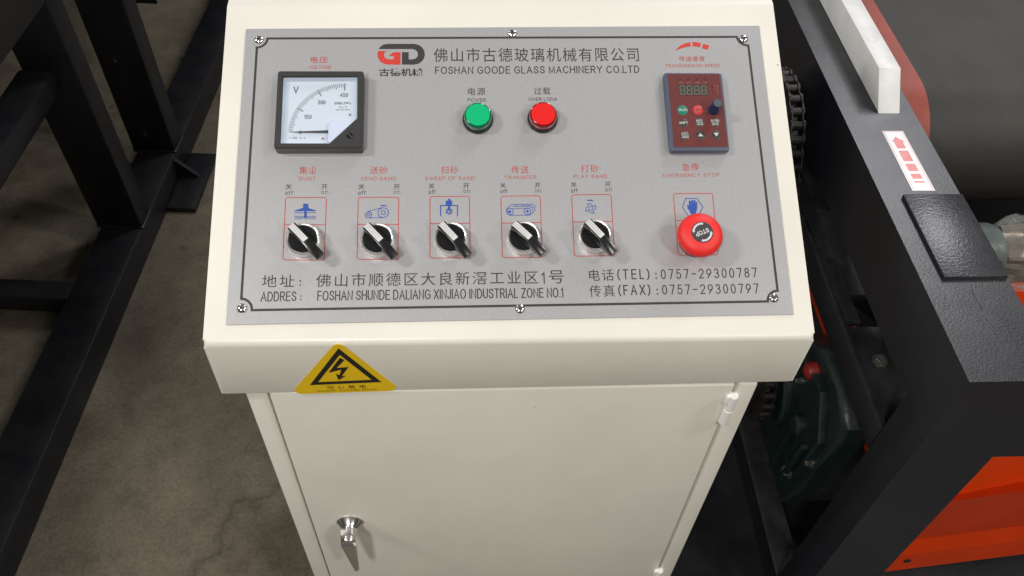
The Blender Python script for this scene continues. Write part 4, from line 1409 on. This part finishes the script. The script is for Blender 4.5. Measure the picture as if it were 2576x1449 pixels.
S1, R1, S2, R2 = Vector((0.515, 0.600)), 0.095, Vector((0.285, 0.300)), 0.055
sprocket(S1.x, S1.y, R1, 30)
sprocket(S2.x, S2.y, R2, 17)
d = S2 - S1
th = math.atan2(d.y, d.x)
off = math.acos((R1 - R2) / d.length)
a1, a2 = th + off, th - off
loop = []
for k in range(61):
    a = a1 + (2 * math.pi - 2 * off) * k / 60
    loop.append(S1 + Vector((math.cos(a), math.sin(a))) * R1)
for k in range(41):
    a = a2 + (2 * off) * k / 40
    loop.append(S2 + Vector((math.cos(a), math.sin(a))) * R2)
# resample at the chain pitch
acc, out = 0.0, []
per = [loop[i] for i in range(len(loop))] + [loop[0]]
tot = sum((per[i + 1] - per[i]).length for i in range(len(per) - 1))
npin = int(round(tot / 0.0190 / 2)) * 2
step = tot / npin
i, base = 0, 0.0
for k in range(npin):
    t = k * step
    while base + (per[i + 1] - per[i]).length < t:
        base += (per[i + 1] - per[i]).length
        i += 1
    out.append(per[i].lerp(per[i + 1], (t - base) / (per[i + 1] - per[i]).length))
mb = MB()
for k, p in enumerate(out):
    mb.lathe([(0.0058, 0.4275), (0.0058, 0.4405)], 12, 0, YZ @ Matrix.Translation((p.x, p.y, 0)))
    q_ = out[(k + 1) % npin]
    dd = (q_ - p)
    an = math.atan2(dd.y, dd.x)
    L_ = dd.length
    pts = []
    for j in range(9):
        a = math.pi / 2 + math.pi * j / 8
        pts.append((0.0076 * math.cos(a), 0.0076 * math.sin(a)))
    pts.append((L_ / 2, -0.0048))
    for j in range(9):
        a = -math.pi / 2 + math.pi * j / 8
        pts.append((L_ + 0.0076 * math.cos(a), 0.0076 * math.sin(a)))
    pts.append((L_ / 2, 0.0048))
    M = YZ @ Matrix.Translation((p.x, p.y, 0)) @ Matrix.Rotation(an, 4, 'Z')
    o_ = 0.0016 if k % 2 else 0.0
    mb.prism(pts, 0.4258 - o_, 0.4272 - o_, 0, M)
    mb.prism(pts, 0.4408 + o_, 0.4422 + o_, 0, M)
obj('drive_chain', mb, CHAINM, mach, smooth=30)

# ------------------------------------------------------------------ the dark machine frame on the left
LR = math.atan2(-0.0713, 0.99746)
left = empty('machine_frame', (-0.774, 0, 0), LR)
tag(left, 'black steel machine frame with a floor beam and bolted posts, left of the console', 'machine frame')
LW = WM[left.name]
mb = MB()
mb.box(-0.089, 0.0, -0.6, 3.2, 0.0, 0.068, 0.004)
obj('floor_beam', mb, LEFTP, left, LW)
mb = MB()
mb.box(-1.4, -0.0895, 0.664, 0.711, 0.022, 0.066, 0.003)
obj('cross_beam', mb, LEFTP, left, LW)
for y0, y1 in ((0.868, 0.918), (1.116, 1.172)):
    mb = MB()
    mb.box(-0.099, -0.0006, y0, y1, 0.0685, 1.35, 0.004)
    ps = obj('post', mb, LEFTP, left, LW)
    mb = MB()
    pts = [(-0.097 + 0.096 * k / 30, y0 - 0.0015 + 0.0007 * noise.noise(Vector((k * 0.9, y0 * 9, 0))), 0.0692) for k in range(31)]
    pts += [(0.0000 + 0.0006 * noise.noise(Vector((k * 0.9, y0, 4))), y0 + (y1 - y0) * k / 16, 0.0692) for k in range(1, 17)]
    mb.tube(pts, 0.0032, 8)
    obj('weld_bead', mb, LEFTP, ps, LW)
    if y0 > 1:
        for x, z in ((-0.0624, 0.318), (-0.0586, 0.120)):
            mb = MB()
            M = Matrix.Translation((x, y0, z)) @ Matrix.Rotation(math.radians(90), 4, 'X')
            mb.lathe([(0.0125, -0.001), (0.0125, 0.002)], 24, 0, M)
            mb.lathe([(0.0085, 0.002), (0.0085, 0.008), (0.007, 0.0095)], 6, 0, M)
            obj('bolt', mb, CHAINM, ps, LW)
mb = MB()
mb.box(-0.103, -0.041, -0.6, 0.8672, 0.421, 0.467, 0.005)
obj('rail_tube', mb, LEFTP, left, LW)
mb = MB()
mb.box(-0.110, -0.001, -0.6, 0.8672, 0.602, 0.95, 0.004)
obj('side_panel', mb, LEFTP, left, LW)
mb = MB()
mb.box(-1.9, -0.115, -0.6, 3.6, 0.90, 0.95, 0.004)  # unseen slab added overhead to shade the floor under the frame
obj('added_shade_slab', mb, LEFTP, left, LW)
mb = MB()
mb.box(-1.9, -0.060, 2.30, 2.304, 0.02, 0.8995, 0.0)  # added sheet, blocks light coming in from the rear
obj('added_light_blocker', mb, LEFTP, left, LW)
mb = MB()
mb.box(-1.6, -0.0200, 1.300, 1.304, 0.34, 0.8995, 0.0)  # added sheet that darkens the space behind the posts
obj('added_dark_sheet', mb, LEFTP, left, LW)
mb = MB()
mb.box(0.001, 0.066, 0.985, 1.178, 0.0, 0.014, 0.002)
mb.prism([(0.001, 0.014), (0.050, 0.014), (0.001, 0.066)], -1.10, -1.09, 0, PX)
obj('foot_plate', mb, LEFTP, left, LW)
